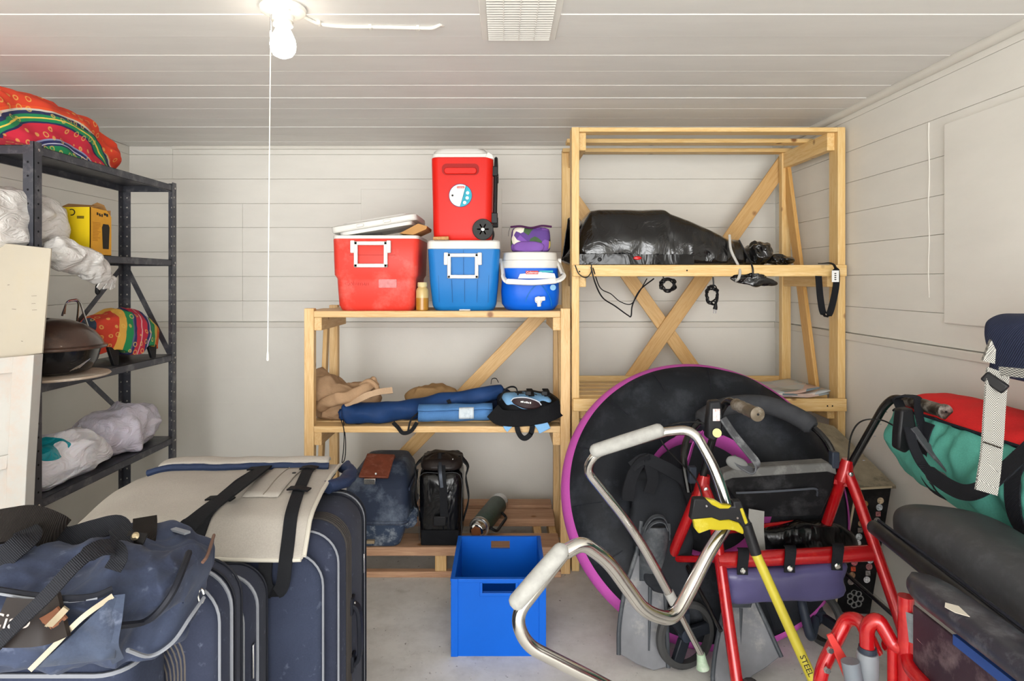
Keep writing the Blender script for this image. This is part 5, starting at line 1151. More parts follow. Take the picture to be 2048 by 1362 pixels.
trim('zip_line', [(-5, 1180), (60, 1190), (130, 1197), (190, 1192), (225, 1178)], 0, MT['pipe_d'], .010, rad=.005)
trim('zip_line', [(-5, 1187), (60, 1197), (130, 1203), (195, 1196)], 0, MT['pipe_g'], .010, rad=.002)
trim('side_seam', [(238, 1190), (232, 1240), (225, 1290), (235, 1320)], .016, MT['duff2'], .014, .006)
trim('top_seam', [(428, 1070), (415, 1110), (405, 1125)], 0, pm('rust_seam', '6d5246', .6), .010, rad=.003)
trim('logo_patch', [(-5, 1243), (40, 1246), (90, 1243), (128, 1228)], .062, pm('logo_black', '231d1b', .4, var=.2), .016, .006)
trim('logo_patch', [(62, 1262), (90, 1248), (112, 1235), (125, 1225)], .022, pm('logo_rust', '6d4632', .5), .021, .003)
trim('piping_strip', [(85, 1265), (100, 1250), (118, 1232), (133, 1216)], .009, pm('logo_cream', '93866f', .5), .026, .004)
pc_ = ray_on(18, 1243, .05); vw_ = (pc_ - V((0, 0, H))).normalized()
part('lettering', text_mb('Ciao', .027, frame(pc_, V((1, 0, 0)) - vw_ * vw_.x, V((.2, 0, 1)) - vw_ * vw_.z), .002), pm('silver_letters', '8d847e', .35, .6), t, smooth=False)
# webbing handles
def web(name, pts, w, mat=None, th=.005, dirs=None):
    q = cr([P(*p) for p in pts], 7); d = dirs or (lambda i, q: None)
    ds = []
    for i in range(len(q)):
        tg = (q[min(i+1, len(q)-1)] - q[max(i-1, 0)]).normalized(); vw = (q[i] - V((0,0,H))).normalized(); ds.append(tg.cross(vw + V((0, 0, -.35))))
    return part(name, MB().ribbon(q, w, th, ds), mat or MT['web'], t)
web('handle', [(-30, 1312, .88), (20, 1262, .88), (90, 1195, .87), (150, 1130, .89), (195, 1098, .93), (228, 1096, .97), (238, 1115, .985), (225, 1140, .975)], [.018]*25 + [.024]*30)
web('handle', [(-20, 1150, 1.0), (15, 1110, 1.01), (45, 1085, 1.03), (60, 1070, 1.06), (50, 1060, 1.1)], .034)
web('handle', [(-30, 1048, 1.12), (20, 1042, 1.13), (60, 1040, 1.14), (95, 1056, 1.15), (130, 1074, 1.15), (185, 1060, 1.17), (232, 1050, 1.18), (244, 1070, 1.15), (243, 1100, 1.12)], .036)
web('grip_wrap', [(-30, 1058, 1.10), (20, 1050, 1.10), (60, 1046, 1.11), (100, 1060, 1.12), (115, 1070, 1.13)], .058, MT['web2'], .012)
web('end_strap', [(290, 1036, 1.27), (290, 1050, 1.24), (288, 1070, 1.2), (283, 1100, 1.17)], .042, MT['web2'])
web('leather_tab', [(262, 1092, 1.15), (270, 1080, 1.15), (276, 1066, 1.16)], .032, pm('black_leather', '1d1b1b', .45), .006)
part('snap', MB().lathe([(.007, 0), (.0075, .002), (.004, .005)], P(271, 1073, 1.14), (0, -.8, .6), 14), pm('brass', 'b9a98a', .3, .9), t)
part('ring', MB().tube([P(402 + 6*math.cos(a*.6), 1192 + 14*math.sin(a*.6), 1.18) for a in range(11)], .0022, 6), MT['chrome'], t)
part('zip_puller', MB().beam(P(346, 1058, 1.25), P(375, 1066, 1.22), .012, .004, (0,0,1)), MT['pipe_g'], t)
# ================================================================== RIGHT SIDE: ROUND TUBE, FINS, WALKER, ROLLATOR, WHEELCHAIR
MT['magenta'] = cloth('magenta_nylon', 'bd55a8', .1, 30, .55, 5, 300); MT['tubeblk'] = cloth('black_cover_nylon', '1d1f23', .25, 18, .5, 4, 260, dust='43474e')
ta = math.radians(26); n_ = V((0, -math.cos(ta), math.sin(ta))); u_ = V((0, math.sin(ta), math.cos(ta))); tcen = V((.822, 2.60, .512))
def disc(prof, k=64, wob=0):
    rings = []
    for r, h in prof:
        rings.append([tcen + V((1,0,0))*(r*1.04*math.cos(2*math.pi*i/k)) + u_*(r*math.sin(2*math.pi*i/k)) + n_*(h + wob*noise.noise(V((3*math.cos(2*math.pi*i/k), 3*math.sin(2*math.pi*i/k), r*6)))) for i in range(k)])
    return rings
t = thing('round_towable_tube', 'large round black towable tube with magenta rim leaning on the tall shelf', 'inflatable', (tcen.x, 2.4, 0))
part('cover', MB().loft(disc([(.245, .035), (.27, .058), (.33, .082), (.40, .09), (.46, .08), (.51, .055), (.535, .025)], 96, .02), cap=(False, False)), MT['tubeblk'], t, sub=1)
part('side_band', MB().loft(disc([(.535, .025), (.556, .0), (.566, -.035), (.562, -.075), (.54, -.11), (.48, -.13)], 96), cap=(False, True)), MT['magenta'], t, sub=1)
part('inner_ring', MB().loft(disc([(.247, .036), (.235, .02), (.222, -.01), (.216, -.07)], 64), cap=(False, False)), MT['magenta'], t)
part('centre_floor', MB().loft(disc([(.22, -.05), (.12, -.06), (.02, -.062)], 64), cap=(False, True)), MT['tubeblk'], t)
for a0 in (100, 20, 170):
    a = math.radians(a0); d = V((1,0,0))*math.cos(a) + u_*math.sin(a); q = V((1,0,0))*-math.sin(a) + u_*math.cos(a)
    part('strap', MB().ribbon(cr([tcen + d*.235 + n_*.035 - q*.05, tcen + d*.20 + n_*.05, tcen + d*.15 + n_*.03 + q*.03, tcen + d*.10 - n_*.03 + q*.05], 5), .035, .004, q*.5 + n_), MT['magenta'], t)
for k in range(14):      # cover seams radiating from the rim
    a = 2*math.pi*k/14 + .1; d = V((1.04,0,0))*math.cos(a) + u_*math.sin(a)
    part('seam', MB().tube([tcen + d*r + n_*h for r, h in ((.53, .034), (.50, .063), (.46, .084), (.42, .092))], .0016, 5), MT['pipe_d'], t)

# black strap bag hanging in front of the tube
MT['blk_cl'] = cloth('faded_black_cloth', '25272b', .25, 25, .75)
c = P(1322, 985, 2.44); t = thing('black_gear_bag', 'slack black gear bag with webbing belts resting against the round tube', 'bag', (c.x, c.y, .23))
m = MB().rslab([(z_, w_, d_, r_, 0, (z_ - .45)*.46) for z_, w_, d_, r_ in ((.235, .10, .035, .015), (.28, .16, .05, .02), (.36, .20, .06, .025), (.46, .22, .06, .025), (.56, .20, .055, .02), (.635, .12, .035, .015))], c.x, c.y - .005, 6)
base = len(m.v); m2 = MB().loft([m.v[i*28:(i+1)*28] for i in range(6)]); rr_ = [cr([m.v[i*28 + k] for i in range(6)], 7) for k in range(28)]
m = MB().loft([list(x) for x in zip(*rr_)]); m.wr(.012, 8, 7); crumple(m, .018, 9, 3)
part('body', m, MT['blk_cl'], t, sub=1)
for pts in ([(1263, 935), (1290, 918), (1330, 935), (1372, 962), (1400, 985)], [(1256, 1000), (1262, 960), (1282, 925), (1300, 916)], [(1300, 918), (1304, 960), (1296, 985)]):
    m = MB().ribbon(cr([P(a, b, 2.395) for a, b in pts], 6), .045, .006, (.2, .3, 1) if len(pts) == 5 else (1, .2, 0)); m.wr(.006, 10); part('belt', m, MT['webb'], t)

# swim fins
MT['fin'] = pm('worn_grey_rubber', '75767a', .6, 0, .25, 6, dust='aeaba2', ds=4, bump=.1, bs=30); MT['fin_d'] = pm('dark_rubber', '43474c', .5, 0, .2, 6, dust='6a6d70', ds=10)
def fin(label, outline, ya, yb, pa, pb, foot, loopy):
    Y = lambda py: ya + (yb - ya) * (py - pa) / (pb - pa)
    pts = [P(a, b, Y(b)) for a, b in outline]; zz = min(p.z for p in pts)
    for p in pts: p.z -= min(0, zz)
    lo = V((sum(p.x for p in pts)/len(pts), Y(pb), 0)); t = thing('swim_fin', label, 'swim fin', lo, 'swim fins by the walker')
    part('blade', MB().prism(pts, (0, .012, .004)), MT['fin'], t, bevel=.004)
    k = len(pts); half = k // 2
    part('side_rail', MB().tube(cr([pts[i] + V((0, -.004, 0)) for i in range(0, half - 1)], 4), .008, 8), MT['fin_d'], t)
    part('side_rail', MB().tube(cr([pts[-1 - i] + V((0, -.004, 0)) for i in range(0, half - 2)], 4), .008, 8), MT['fin_d'], t)
    a, b = foot; cen = lambda f: P(a[0] + (b[0]-a[0])*f, a[1] + (b[1]-a[1])*f, Y(a[1] + (b[1]-a[1])*f)); rings = []
    for f, w, h in ((0, .052, .045), (.25, .056, .05), (.5, .05, .045), (.75, .045, .03), (1, .04, .01)):
        o = cen(f); rings.append([o + V((w*math.cos(k_/16*2*math.pi), -.004 - h*max(0, math.sin(k_/16*2*math.pi)) + .008*max(0, -math.sin(k_/16*2*math.pi)), .01*math.sin(k_/16*2*math.pi))) for k_ in range(16)])
    part('foot_pocket', MB().loft(rings), MT['fin_d'], t)
    part('centre_rib', MB().tube([cen(1.0) + V((0, -.006, 0)), P(b[0] + (b[0]-a[0])*.3, pb - 45, Y(pb - 45)) + V((0, -.004, 0))], [.008, .003], 8), MT['fin_d'], t)
    if loopy:
        o = cen(0); part('heel_strap', MB().ribbon(cr([o + V((-.05, -.02, -.05)), o + V((-.046, -.03, .0)), o + V((-.02, -.05, .05)), o + V((.02, -.05, .052)), o + V((.046, -.03, .0)), o + V((.05, -.02, -.05))], 6), .018, .004, (0, 1, .2)), MT['fin_d'], t)
        part('heel_strap', MB().ribbon(cr([o + V((-.042, -.03, -.04)), o + V((-.038, -.04, .0)), o + V((-.015, -.06, .035)), o + V((.02, -.06, .036)), o + V((.04, -.04, .0))], 6), .012, .004, (0, 1, .2)), MT['fin_d'], t)
fin('grey rubber swim fin standing beside the walker leg, heel strap up', [(1282, 1044), (1275, 1098), (1263, 1139), (1249, 1184), (1238, 1254), (1237, 1311), (1254, 1320), (1273, 1332), (1308, 1345), (1336, 1337), (1332, 1222), (1330, 1167), (1339, 1112), (1336, 1049)], 2.42, 2.255, 1044, 1345, ((1309, 1052), (1300, 1160)), True)
fin('grey rubber swim fin behind the red rollator leg', [(1462, 1130), (1455, 1190), (1444, 1240), (1430, 1310), (1425, 1372), (1440, 1382), (1490, 1380), (1505, 1362), (1530, 1347), (1562, 1322), (1535, 1262), (1510, 1205), (1505, 1170), (1500, 1132)], 2.38, 2.17, 1130, 1382, ((1482, 1140), (1480, 1215)), False)

# chrome walker
MT['foam'] = pm('grey_foam', 'a5a49f', .7, 0, .12, 40, bump=.3, bs=200); MT['alu'] = pm('polished_aluminium', 'e4e2de', .17, 1, .1, 8)
t = thing('walking_frame', 'chrome walking frame with grey foam grips tipped over before the tube', 'walker', (.55, 2.0, 0))
r_ = .0135
legA = fillet([P(1340, 1190, 2.19), P(1270, 1062, 2.17), P(1172, 940, 2.14), P(1190, 908, 2.12), P(1330, 864, 2.10)], [.12, .05, .03], 8)
topA = fillet([P(1330, 864, 2.10), P(1385, 858, 2.09), P(1432, 940, 2.06), P(1462, 1040, 2.02), P(1425, 1090, 1.98), P(1372, 1195, 1.92), P(1345, 1240, 1.88), P(1290, 1225, 1.84), P(1215, 1120, 1.78), P(1165, 1085, 1.74), P(1130, 1104, 1.72)], .09, 8)
fr_pts = legA + topA[1:]; part('frame_tube', MB().tube(fr_pts, [.0155 + .0045*min(1, max(0, (i - len(legA))/30)) for i in range(len(fr_pts))], 16), MT['alu'], t)
gB0, gB1 = P(1128, 1106, 1.72), P(1030, 1232, 1.66)
tailB = fillet([gB0, gB1, P(1052, 1290, 1.66), P(1215, 1372, 1.70), V((.62, 1.86, .012))], [.05, .07, .1], 8); part('frame_tube', MB().tube(tailB, .0175, 16), MT['alu'], t)
def grip(a, b, off): 
    a, b = V(a) + off, V(b) + off; d = (b - a).normalized(); L = (b-a).length
    part('foam_grip', MB().lathe([(.008, -.004), (.019, .004), (.0225, .014), (.0235, L*.5), (.0225, L - .014), (.018, L - .004), (.008, L + .002)], a, d, 20), MT['foam'], t)
grip(P(1182, 908, 2.12), P(1325, 862, 2.10), V((0, -.008, .009))); grip(P(1132, 1098, 1.71), P(1028, 1218, 1.655), V((-.004, -.004, .008)))
f0, f1 = P(1340, 1190, 2.19), P(1404, 1312, 2.20); ftip = V((f1.x + .014, 2.205, 0.0))
part('leg_extension', MB().tube([f0, f1], .0115, 12), MT['alu'], t); part('collar', MB().tube([f0 + (f0-f1).normalized()*.012, f0 + (f1-f0).normalized()*.03], .0175, 14), MT['foam'], t)
part('rubber_tip', MB().lathe([(.014, 0), (.015, .012), (.019, .04), (.023, .052), (.018, .054)], f1 + (f0-f1).normalized()*.01, ftip - f1, 16), pm('green_rubber', '9fb59b', .6, dust='d8dcd0'), t)
part('rubber_tip', MB().lathe([(.022, -.012), (.022, .0), (.016, .03)], V((.62, 1.86, .012)), (-.5, -.3, .9), 16), MT['rubber'], t)
for c_, d_ in ((P(1386, 1168, 1.935), (.5, .1, .8)), (P(1232, 1143, 1.79), (.7, .1, -.6))): part('clamp', MB().lathe([(.015, -.006), (.017, -.004), (.017, .004), (.015, .006)], c_, d_, 14), MT['alu'], t)

# ---------------------------------------------------------------- red rollator
MT['redp'] = pm('red_frame_paint', 'a30b13', .25, .15, .12, 10, coat=.4, dust='b8241c', ds=30); MT['blkp'] = pm('black_gloss_tube', '101012', .25, .3, .2, coat=.3)
MT['nav_fork'] = pm('slate_plastic', '2c323d', .45); MT['pouch'] = pm('purple_vinyl', '4e4a70', .3, 0, .2, 4, bump=.25, bs=12, bd=.01, coat=.2)
TL, TR = P(1404, 968, 2.30), P(1690, 938, 2.30)
t = thing('red_rollator', 'red framed rollator walker with black seat and purple pouch', 'rollator', ((TL.x+TR.x)/2, 2.25, 0)); rol = t
R_ = .0195
def bar(nm, pts, r, mat, rad=.04, seg=12): return part(nm, MB().tube(fillet(pts, rad) if len(pts) > 2 else pts, r, seg), mat, t)
def foot(p): return V((p.x, p.y, .085))
fLR, fRR = P(1478, 1392, 2.03), P(1818, 1300, 2.06)
bar('rear_leg', [TL + V((.0, -.0, .01)), P(1425, 1015, 2.25), fLR], R_, MT['redp']); bar('rear_leg', [TR + V((.0, 0, .01)), P(1712, 985, 2.26), P(1800, 1240, 2.08), fRR], R_, MT['redp'])
fLF, fRF = P(1332, 1192, 2.44), P(1596, 1190, 2.52)
bar('front_leg', [TL, P(1345, 1108, 2.38), fLF], R_, MT['redp']); bar('front_leg', [TR, P(1642, 1080, 2.42), fRF], R_, MT['redp'])
bar('side_brace', [P(1345, 1118, 2.385), P(1442, 1118, 2.19)], .012, MT['redp'])
bar('cross_bar', [P(1434, 1121, 2.185), P(1742, 1106, 2.185)], .027, MT['redp'])
bar('seat_bar', [P(1440, 1062, 2.38), P(1545, 1052, 2.42), P(1605, 1045, 2.42), P(1652, 1082, 2.42)], .013, MT['redp'])
for T in (TL, TR):
    part('joint', MB().tube([T + V((-.012, 0, -.045)), T + V((.002, 0, .0)), T + V((.008, -.004, .035))], [.022, .026, .020], 12), MT['redp'], t)
    part('gusset', MB().prism([T + V((-.035, .02, -.06)), T + V((.04, -.02, -.07)), T + V((.012, 0, .02)), T + V((-.01, 0, .02))], (0, .01, 0)), MT['redp'], t, bevel=.003)
    part('bolt', MB().lathe([(.009, 0), (.008, .006), (.003, .008)], T + V((.005, -.028, -.01)), (0,-1,0), 12), MT['steel'], t)
    part('clip', MB().box(T + V((-.045, .0, .0)), T + V((-.018, .03, .06))), MT['nav_fork'], t, bevel=.004)
# handles
hL = [TL + V((-.004, 0, .0)), P(1440, 822, 2.24), P(1455, 800, 2.22), P(1480, 812, 2.15)]; hR = [TR + V((.012, 0, .0)), P(1768, 812, 2.22), P(1788, 795, 2.19), P(1822, 803, 2.12)]
gL = (P(1470, 808, 2.17), P(1516, 829, 2.0)); gR = (P(1812, 800, 2.15), P(1892, 824, 1.95))
for hp, g, m_ in ((hL, gL, '6a5f50'), (hR, gR, '3a332c')):
    bar('handle_post', hp, .0135, MT['blkp'], .03)
    d = (g[1] - g[0]); L = d.length; part('hand_grip', MB().lathe([(.017, 0), (.021, .01), (.0195, .03), (.021, .05), (.0195, .07), (.021, .09), (.020, L - .02), (.023, L - .012), (.023, L - .002), (.019, L)], g[0], d, 22), pm('worn_grip', m_, .4, .25, .3, 12, dust='b5b0a6', ds=14), t)
    part('grip_cap', MB().lathe([(.004, L), (.004, L + .001)], g[0], d, 10), MT['black'], t)
m = MB()
for k in range(5): q = P(1722 + k*11, 918 - k*24, 2.26) + V((.0, -.017, 0)); part('height_mark', MB().box(q - V((.004, .001, .001)), q + V((.004, 0, .001))), MT['pipe_g'], t, smooth=False)
def brake(o, sx):
    b_ = part('brake_body', MB().prism([o + V((-.014, 0, .075)), o + V((.024, 0, .08)), o + V((.034, 0, .02)), o + V((.026, 0, -.04)), o + V((0, 0, -.062)), o + V((-.024, 0, -.048)), o + V((-.022, 0, .0))], (0, .04, 0)), MT['black'], t, bevel=.007)
    q = cr([o + V((.03, .0, .02)), o + V((.06, -.02, -.03)), o + V((.095, -.05, -.08)), o + V((.118, -.07, -.115)), o + V((.105, -.07, -.138)), o + V((.075, -.06, -.125)), o + V((.045, -.05, -.10))], 6)
    q = [o + V(((p.x - o.x)*(.75 if o.x > 1 else 1), (p.y - o.y)*(1.6 if o.x > 1 else 1), p.z - o.z)) for p in q]
    part('brake_lever', MB().ribbon(q, .03, .007, (.75, .7, .45)), pm('worn_grey_plastic', '4c4d50', .45, dust='8b8c8e', ds=16), t, bevel=.003)
    part('lever_pad', MB().blob(o + V((.04 if o.x > 1 else .058, -.085 if o.x > 1 else -.055, -.118)), (.038, .010, .022), .9, .9, 18, 12).rot(o + V((.058, -.055, -.118)), 'Y', 22), pm('grey_pad', '6a6a68', .6), t)
    return b_
bL = brake(P(1428, 848, 2.16), 1); bR = brake(P(1812, 868, 1.99), 1)
part('badge', MB().lathe([(.0, .001), (.015, .001), (.015, 0)], P(1434, 866, 2.152), (-.1, -1, .2), 20), pm('yellow_badge', 'cdc98a', .5), bL)
part('sticker', MB().box(P(1426, 842, 2.155) , P(1440, 818, 2.155) + V((0, .002, 0))), pm('white_sticker', 'd8d4d0', .5, dust='b03a3a', ds=90), bL)
bar('brake_cable', cr([P(1432, 862, 2.17), P(1400, 845, 2.2), P(1345, 848, 2.22), P(1320, 868, 2.22), P(1335, 900, 2.24), P(1385, 950, 2.27), P(1402, 985, 2.27), P(1412, 1040, 2.27)], 6), .0028, MT['blkp'], .001, 6)
bar('brake_cable', cr([P(1800, 858, 2.10), P(1762, 840, 2.16), P(1722, 843, 2.2), P(1702, 872, 2.24), P(1696, 920, 2.27)], 6), .0028, MT['blkp'], .001, 6)
# padded back bar
bb = cr([P(1378, 985, 2.36), P(1368, 920, 2.4), P(1375, 875, 2.45), P(1405, 838, 2.5), P(1455, 812, 2.54), P(1520, 808, 2.55), P(1570, 822, 2.52), P(1620, 850, 2.46), P(1655, 885, 2.40), P(1674, 930, 2.36), P(1680, 965, 2.33)], 6)
part('back_bar', MB().tube(bb, .0125, 10), MT['blkp'], t); part('back_pad', MB().tube(bb[17:44], [.02] + [.036]*25 + [.024], 18), pm('black_foam', '3a3b3e', .85, var=.15, vs=30, bump=.2, bs=200), t)
# folded-up seat
sp_ = [P(a, b, 2.30 + (b - 930) * .0004) for a, b in ((1444, 962), (1460, 952), (1655, 938), (1672, 948), (1668, 975), (1642, 1033), (1500, 1036), (1470, 1000))]
part('seat', MB().prism(sp_, (0, .03, .006)), pm('black_seat_vinyl', '151517', .4, dust='3c3c3e', ds=9), t, bevel=.008, seg=3)
sp2 = [P(1441, 966, 2.298), P(1448, 946, 2.30), P(1470, 938, 2.31), P(1655, 926, 2.31), P(1672, 935, 2.30), P(1674, 950, 2.298), P(1655, 944, 2.297), P(1465, 957, 2.297)]
part('seat_edge', MB().prism(sp2, (0, .05, .004)), pm('grey_seat_edge', '5e5d5b', .6, dust='7a7976', ds=20), t, bevel=.004)
part('seat_zip', MB().ribbon(cr([P(1472, 986, 2.308), P(1540, 983, 2.308), P(1600, 979, 2.308), P(1632, 978, 2.308), P(1634, 992, 2.31)], 4), .007, .003, (0, .2, 1)), pm('zip_tape', '40434a', .4), t)
m = MB().blob(P(1610, 1092, 2.40), (.19, .05, .085), .75, .8, 40, 24); crumple(m, .02, 9, 4); part('under_bag', m, MT['vinyl'], t, sub=1)
part('webbing', MB().ribbon(cr([P(1513, 1020, 2.30), P(1512, 1060, 2.28), P(1516, 1110, 2.27)], 5), .055, .004, (1, 0, 0)), pm('grey_webbing', '8d8b86', .8, bump=.4, bs=300), t)
# purple pouch on the cross bar
pp = [P(1455, 1143, 2.175), P(1570, 1138, 2.165), P(1688, 1126, 2.175), P(1690, 1160, 2.17), P(1684, 1198, 2.175), P(1570, 1204, 2.16), P(1456, 1209, 2.175), P(1452, 1180, 2.172)]
m = MB(); rings = []
for f, yo in ((1.0, .045), (1.0, .03), (1.01, .012), (.97, .0), (.8, -.012), (.45, -.018)):
    c_ = sum(pp, V((0,0,0)))/8; q = cr(pp, 5, closed=True); rings.append([c_ + (p - c_)*f + V((0, yo, 0)) for p in q])
m.loft(rings); m.wr(.006, 12, 5); pouch = part('pouch', m, MT['pouch'], t, ang=80)
for px in (1487, 1581, 1676):
    py = 1118 - (px - 1434)*.048; q = cr([P(px, py - 10, 2.21) + V((0, .01, .012)), P(px, py - 17, 2.175), P(px, py - 2, 2.15), P(px - 2, py + 18, 2.15), P(px - 2, py + 34, 2.148)], 5)
    part('strap', MB().ribbon(q, .036, .004, (1, 0, 0)), MT['webb'], pouch); part('snap', MB().lathe([(.010, 0), (.010, .002), (.006, .005)], P(px - 1, py + 26, 2.145), (0,-1,0.1), 14), MT['chrome'], pouch)
# wheels
def wheel(c, axis, R, mat_t, spokes=3, w=.014):
    ax = V(axis).normalized(); wp = part('wheel', MB().lathe([(R*.80, -w), (R*.93, -w*1.1), (R, -w*.5), (R, w*.5), (R*.93, w*1.1), (R*.80, w)], c, ax, 40, cap=(False, False)).lathe([(R*.80, -w), (R*.80, w)], c, ax, 40, cap=(False, False)), mat_t, t)
    part('hub', MB().lathe([(R*.2, -w), (R*.2, w), (R*.1, w*1.3)], c, ax, 16), MT['nav_fork'], wp)
    a = ax.orthogonal().normalized(); b = ax.cross(a)
    for k in range(spokes):
        th = 2*math.pi*k/spokes + .4; d = a*math.cos(th) + b*math.sin(th); part('spoke', MB().beam(V(c) + d*R*.15, V(c) + d*R*.84, w*1.6, R*.34, ax.cross(d)), pm('slate_wheel', '1c1f25', .45), wp, bevel=.004)
    return wp
wc = P(1371, 1282, 2.275); wc.z = .119; wheel(wc, (.35, -1, .05), .118, MT['rubber'])
part('fork', MB().ribbon(cr([fLF + V((.0, -.0, .04)), fLF + V((.005, .0, -.01)), wc + V((-.0, .045, .06)), wc + V((0, .035, -.005))], 5), .05, .014, (1, .2, 0)), MT['nav_fork'], t, bevel=.004)
w2 = P(1640, 1290, 2.42); w2.z = .108; wheel(w2, (1, .45, 0), .106, MT['rubber'])
bar('fork', [fRF + V((0, 0, .02)), P(1602, 1200, 2.36), P(1622, 1280, 2.33), w2 + V((-.028, -.02, 0))], .017, MT['nav_fork'], .03)
for f in (fLR, fRR):
    c_ = V((f.x + .0, f.y - .02, .06)); wheel(c_ + V((.035, 0, 0)), (1, .0, 0), .06, MT['rubber']); bar('axle', [f, V((f.x, f.y, .06)), c_ + V((.03, 0, 0))], .010, MT['blkp'], .004)
bar('stay', [P(1372, 1130, 2.36), P(1442, 1262, 2.13)], .008, MT['blkp']); bar('stay', [P(1686, 1142, 2.3), P(1795, 1238, 2.09)], .007, MT['blkp'])

# ---------------------------------------------------------------- yellow pistol-grip saw
MT['yelp'] = pm('yellow_plastic', 'ad9d1b', .4, 0, .08, 8, dust='bdb14a', ds=30); MT['yelsh'] = pm('yellow_shaft', 'b5a838', .4, 0, .06, 10)
yy = 1.93; t = thing('yellow_grip_tool', 'yellow and black pistol grip tool with long yellow shaft leaning on the rollator', 'tool', V((.9, 1.85, 0)))
top = [(1381, 1040), (1388, 998), (1408, 997), (1440, 1012), (1468, 1013), (1466, 1003), (1482, 1002), (1494, 1030), (1502, 1045), (1510, 1066), (1497, 1070), (1478, 1046), (1458, 1040), (1440, 1042), (1424, 1036), (1405, 1038)]
part('black_frame', MB().prism([P(a, b, yy) for a, b in top], (0, .028, 0)), MT['black'], t, bevel=.004)
low_ = [(1386, 1034), (1406, 1034), (1424, 1034), (1440, 1040), (1460, 1040), (1478, 1046), (1490, 1060), (1487, 1070), (1470, 1062), (1452, 1060), (1438, 1062), (1420, 1060), (1398, 1068), (1390, 1058)]
part('yellow_grip', MB().prism([P(a, b, yy + .004) for a, b in low_], (0, .022, 0)), MT['yelp'], t, bevel=.004)
part('yellow_inlay', MB().prism([P(a, b, yy - .003) for a, b in ((1412, 998), (1430, 1001), (1445, 1010), (1464, 1012), (1458, 1018), (1440, 1018), (1424, 1010))], (0, .02, 0)), MT['yelp'], t, bevel=.003)
part('yellow_inlay', MB().prism([P(a, b, yy - .003) for a, b in ((1480, 1018), (1486, 1016), (1497, 1046), (1491, 1050))], (0, .02, 0)), MT['yelp'], t, bevel=.003)
for a, b in ((1413, 1012), (1475, 1036)): part('rivet', MB().lathe([(.004, 0), (.003, .002)], P(a, b, yy - .002), (0,-1,0), 10), MT['steel'], t)
s0, s1, s2 = P(1492, 1048, yy + .012), P(1512, 1108, yy), P(1640, 1392, 1.80)
part('neck', MB().tube([s0, s1], [.017, .0165], 14), MT['black'], t); end = s1 + (s2 - s1) * ((s1.z - .015) / (s1.z - s2.z)); part('shaft', MB().tube([s1, end], .0145, 16), MT['yelsh'], t); part('tip', MB().tube([end, end + V((.004, 0, -.012))], .018, 12), MT['rubber'], t)
dd = (s2 - s1).normalized(); vw = (P(1612, 1340, 1.82) - V((0,0,H))).normalized(); oc = s1 + (s2 - s1)*.80 - vw*.0152
part('lettering', text_mb('STEEL', .022, frame(oc, dd, V((1, 0, .45)), ), .0008), MT['ink'], t, smooth=False)
# ---------------------------------------------------------------- black printed box leaning by the wall
MT['boxblk'] = pm('black_gloss_card', '0e0e10', .3, 0, .1, dust='2a2a2a', ds=12); MT['beigec'] = pm('raw_card_edge', 'b3a488', .8)
t = thing('black_printed_box', 'tall black box with columns of small round emblems by the right wall', 'box', P(1703, 1226, 2.64))
bp = [P(1714, 980, 2.58), P(1783, 976, 2.58), P(1740, 1230, 2.64), P(1669, 1226, 2.64)]
zmn = min(p.z for p in bp)
for p in bp: p.z -= min(0, zmn)
part('carton', MB().prism(bp, (.02, .10, .0)), MT['boxblk'], t, bevel=.002, smooth=False)
part('edge_strip', MB().ribbon([bp[0] + V((-.003, -.002, 0)), bp[3] + V((-.003, -.002, 0))], .008, .004, (1, 0, 0)), MT['beigec'], t)
part('top_edge', MB().ribbon([bp[0] + V((0, -.002, .002)), bp[1] + V((0, -.002, .002))], .008, .004, (0, 0, 1)), MT['beigec'], t)
IC = ['c9c9c9', '8a6a50', 'bfc6cc', 'a77a4a', 'd4d4d4', 'b9c0c0', '8f8a86', 'c24a32', 'b9a58a', 'd0c0b0', '9c9c96', '6f6660', 'a06a6a', 'c06a70', 'b0b6c0', 'd8d0d0']
k = 0
def at(u, v): a = bp[0] + (bp[1]-bp[0])*u; b = bp[3] + (bp[2]-bp[3])*u; return a + (b-a)*v
for i in range(13):
    for u in (.30, .74):
        v = .10 + i*.052 + (.02 if u < .5 else 0); c_ = at(u, v) + V((0, -.001, 0)); sq = k % 3 == 2
        part('emblem', MB().lathe([(.0135, 0), (.0135, .001)], c_, (0,-1,0), 4 if sq else 14), pm('emblem_print', IC[(k*5 + 3) % 16], .5, var=.6, vs=120), t, smooth=False); k += 1
cc_ = at(.5, .88); m = MB()
for a in range(7): part('crest', MB().tube([cc_ + V((.022*math.cos(a*.9) + .012*math.cos(q*.9), -.002, .026*math.sin(a*.9) + .012*math.sin(q*.9))) for q in range(8)], .003, 5), pm('crest_silver', '8d8d8b', .4, .4), t)
m = MB().prism([P(1792, 972, 2.575), P(1716, 974, 2.585), P(1612, 838, 2.98), P(1668, 852, 2.98)], (.004, .006, -.012)); part('open_lid', m, pm('printed_lid', '8f8672', .5, var=.25, vs=14, dust='3a362e', ds=9), t, smooth=False)
part('lid_lining', MB().prism([P(1710, 975, 2.59), P(1690, 955, 2.66), P(1605, 842, 2.98), P(1612, 838, 2.98)], (0, .0, -.06)), MT['boxblk'], t, smooth=False)

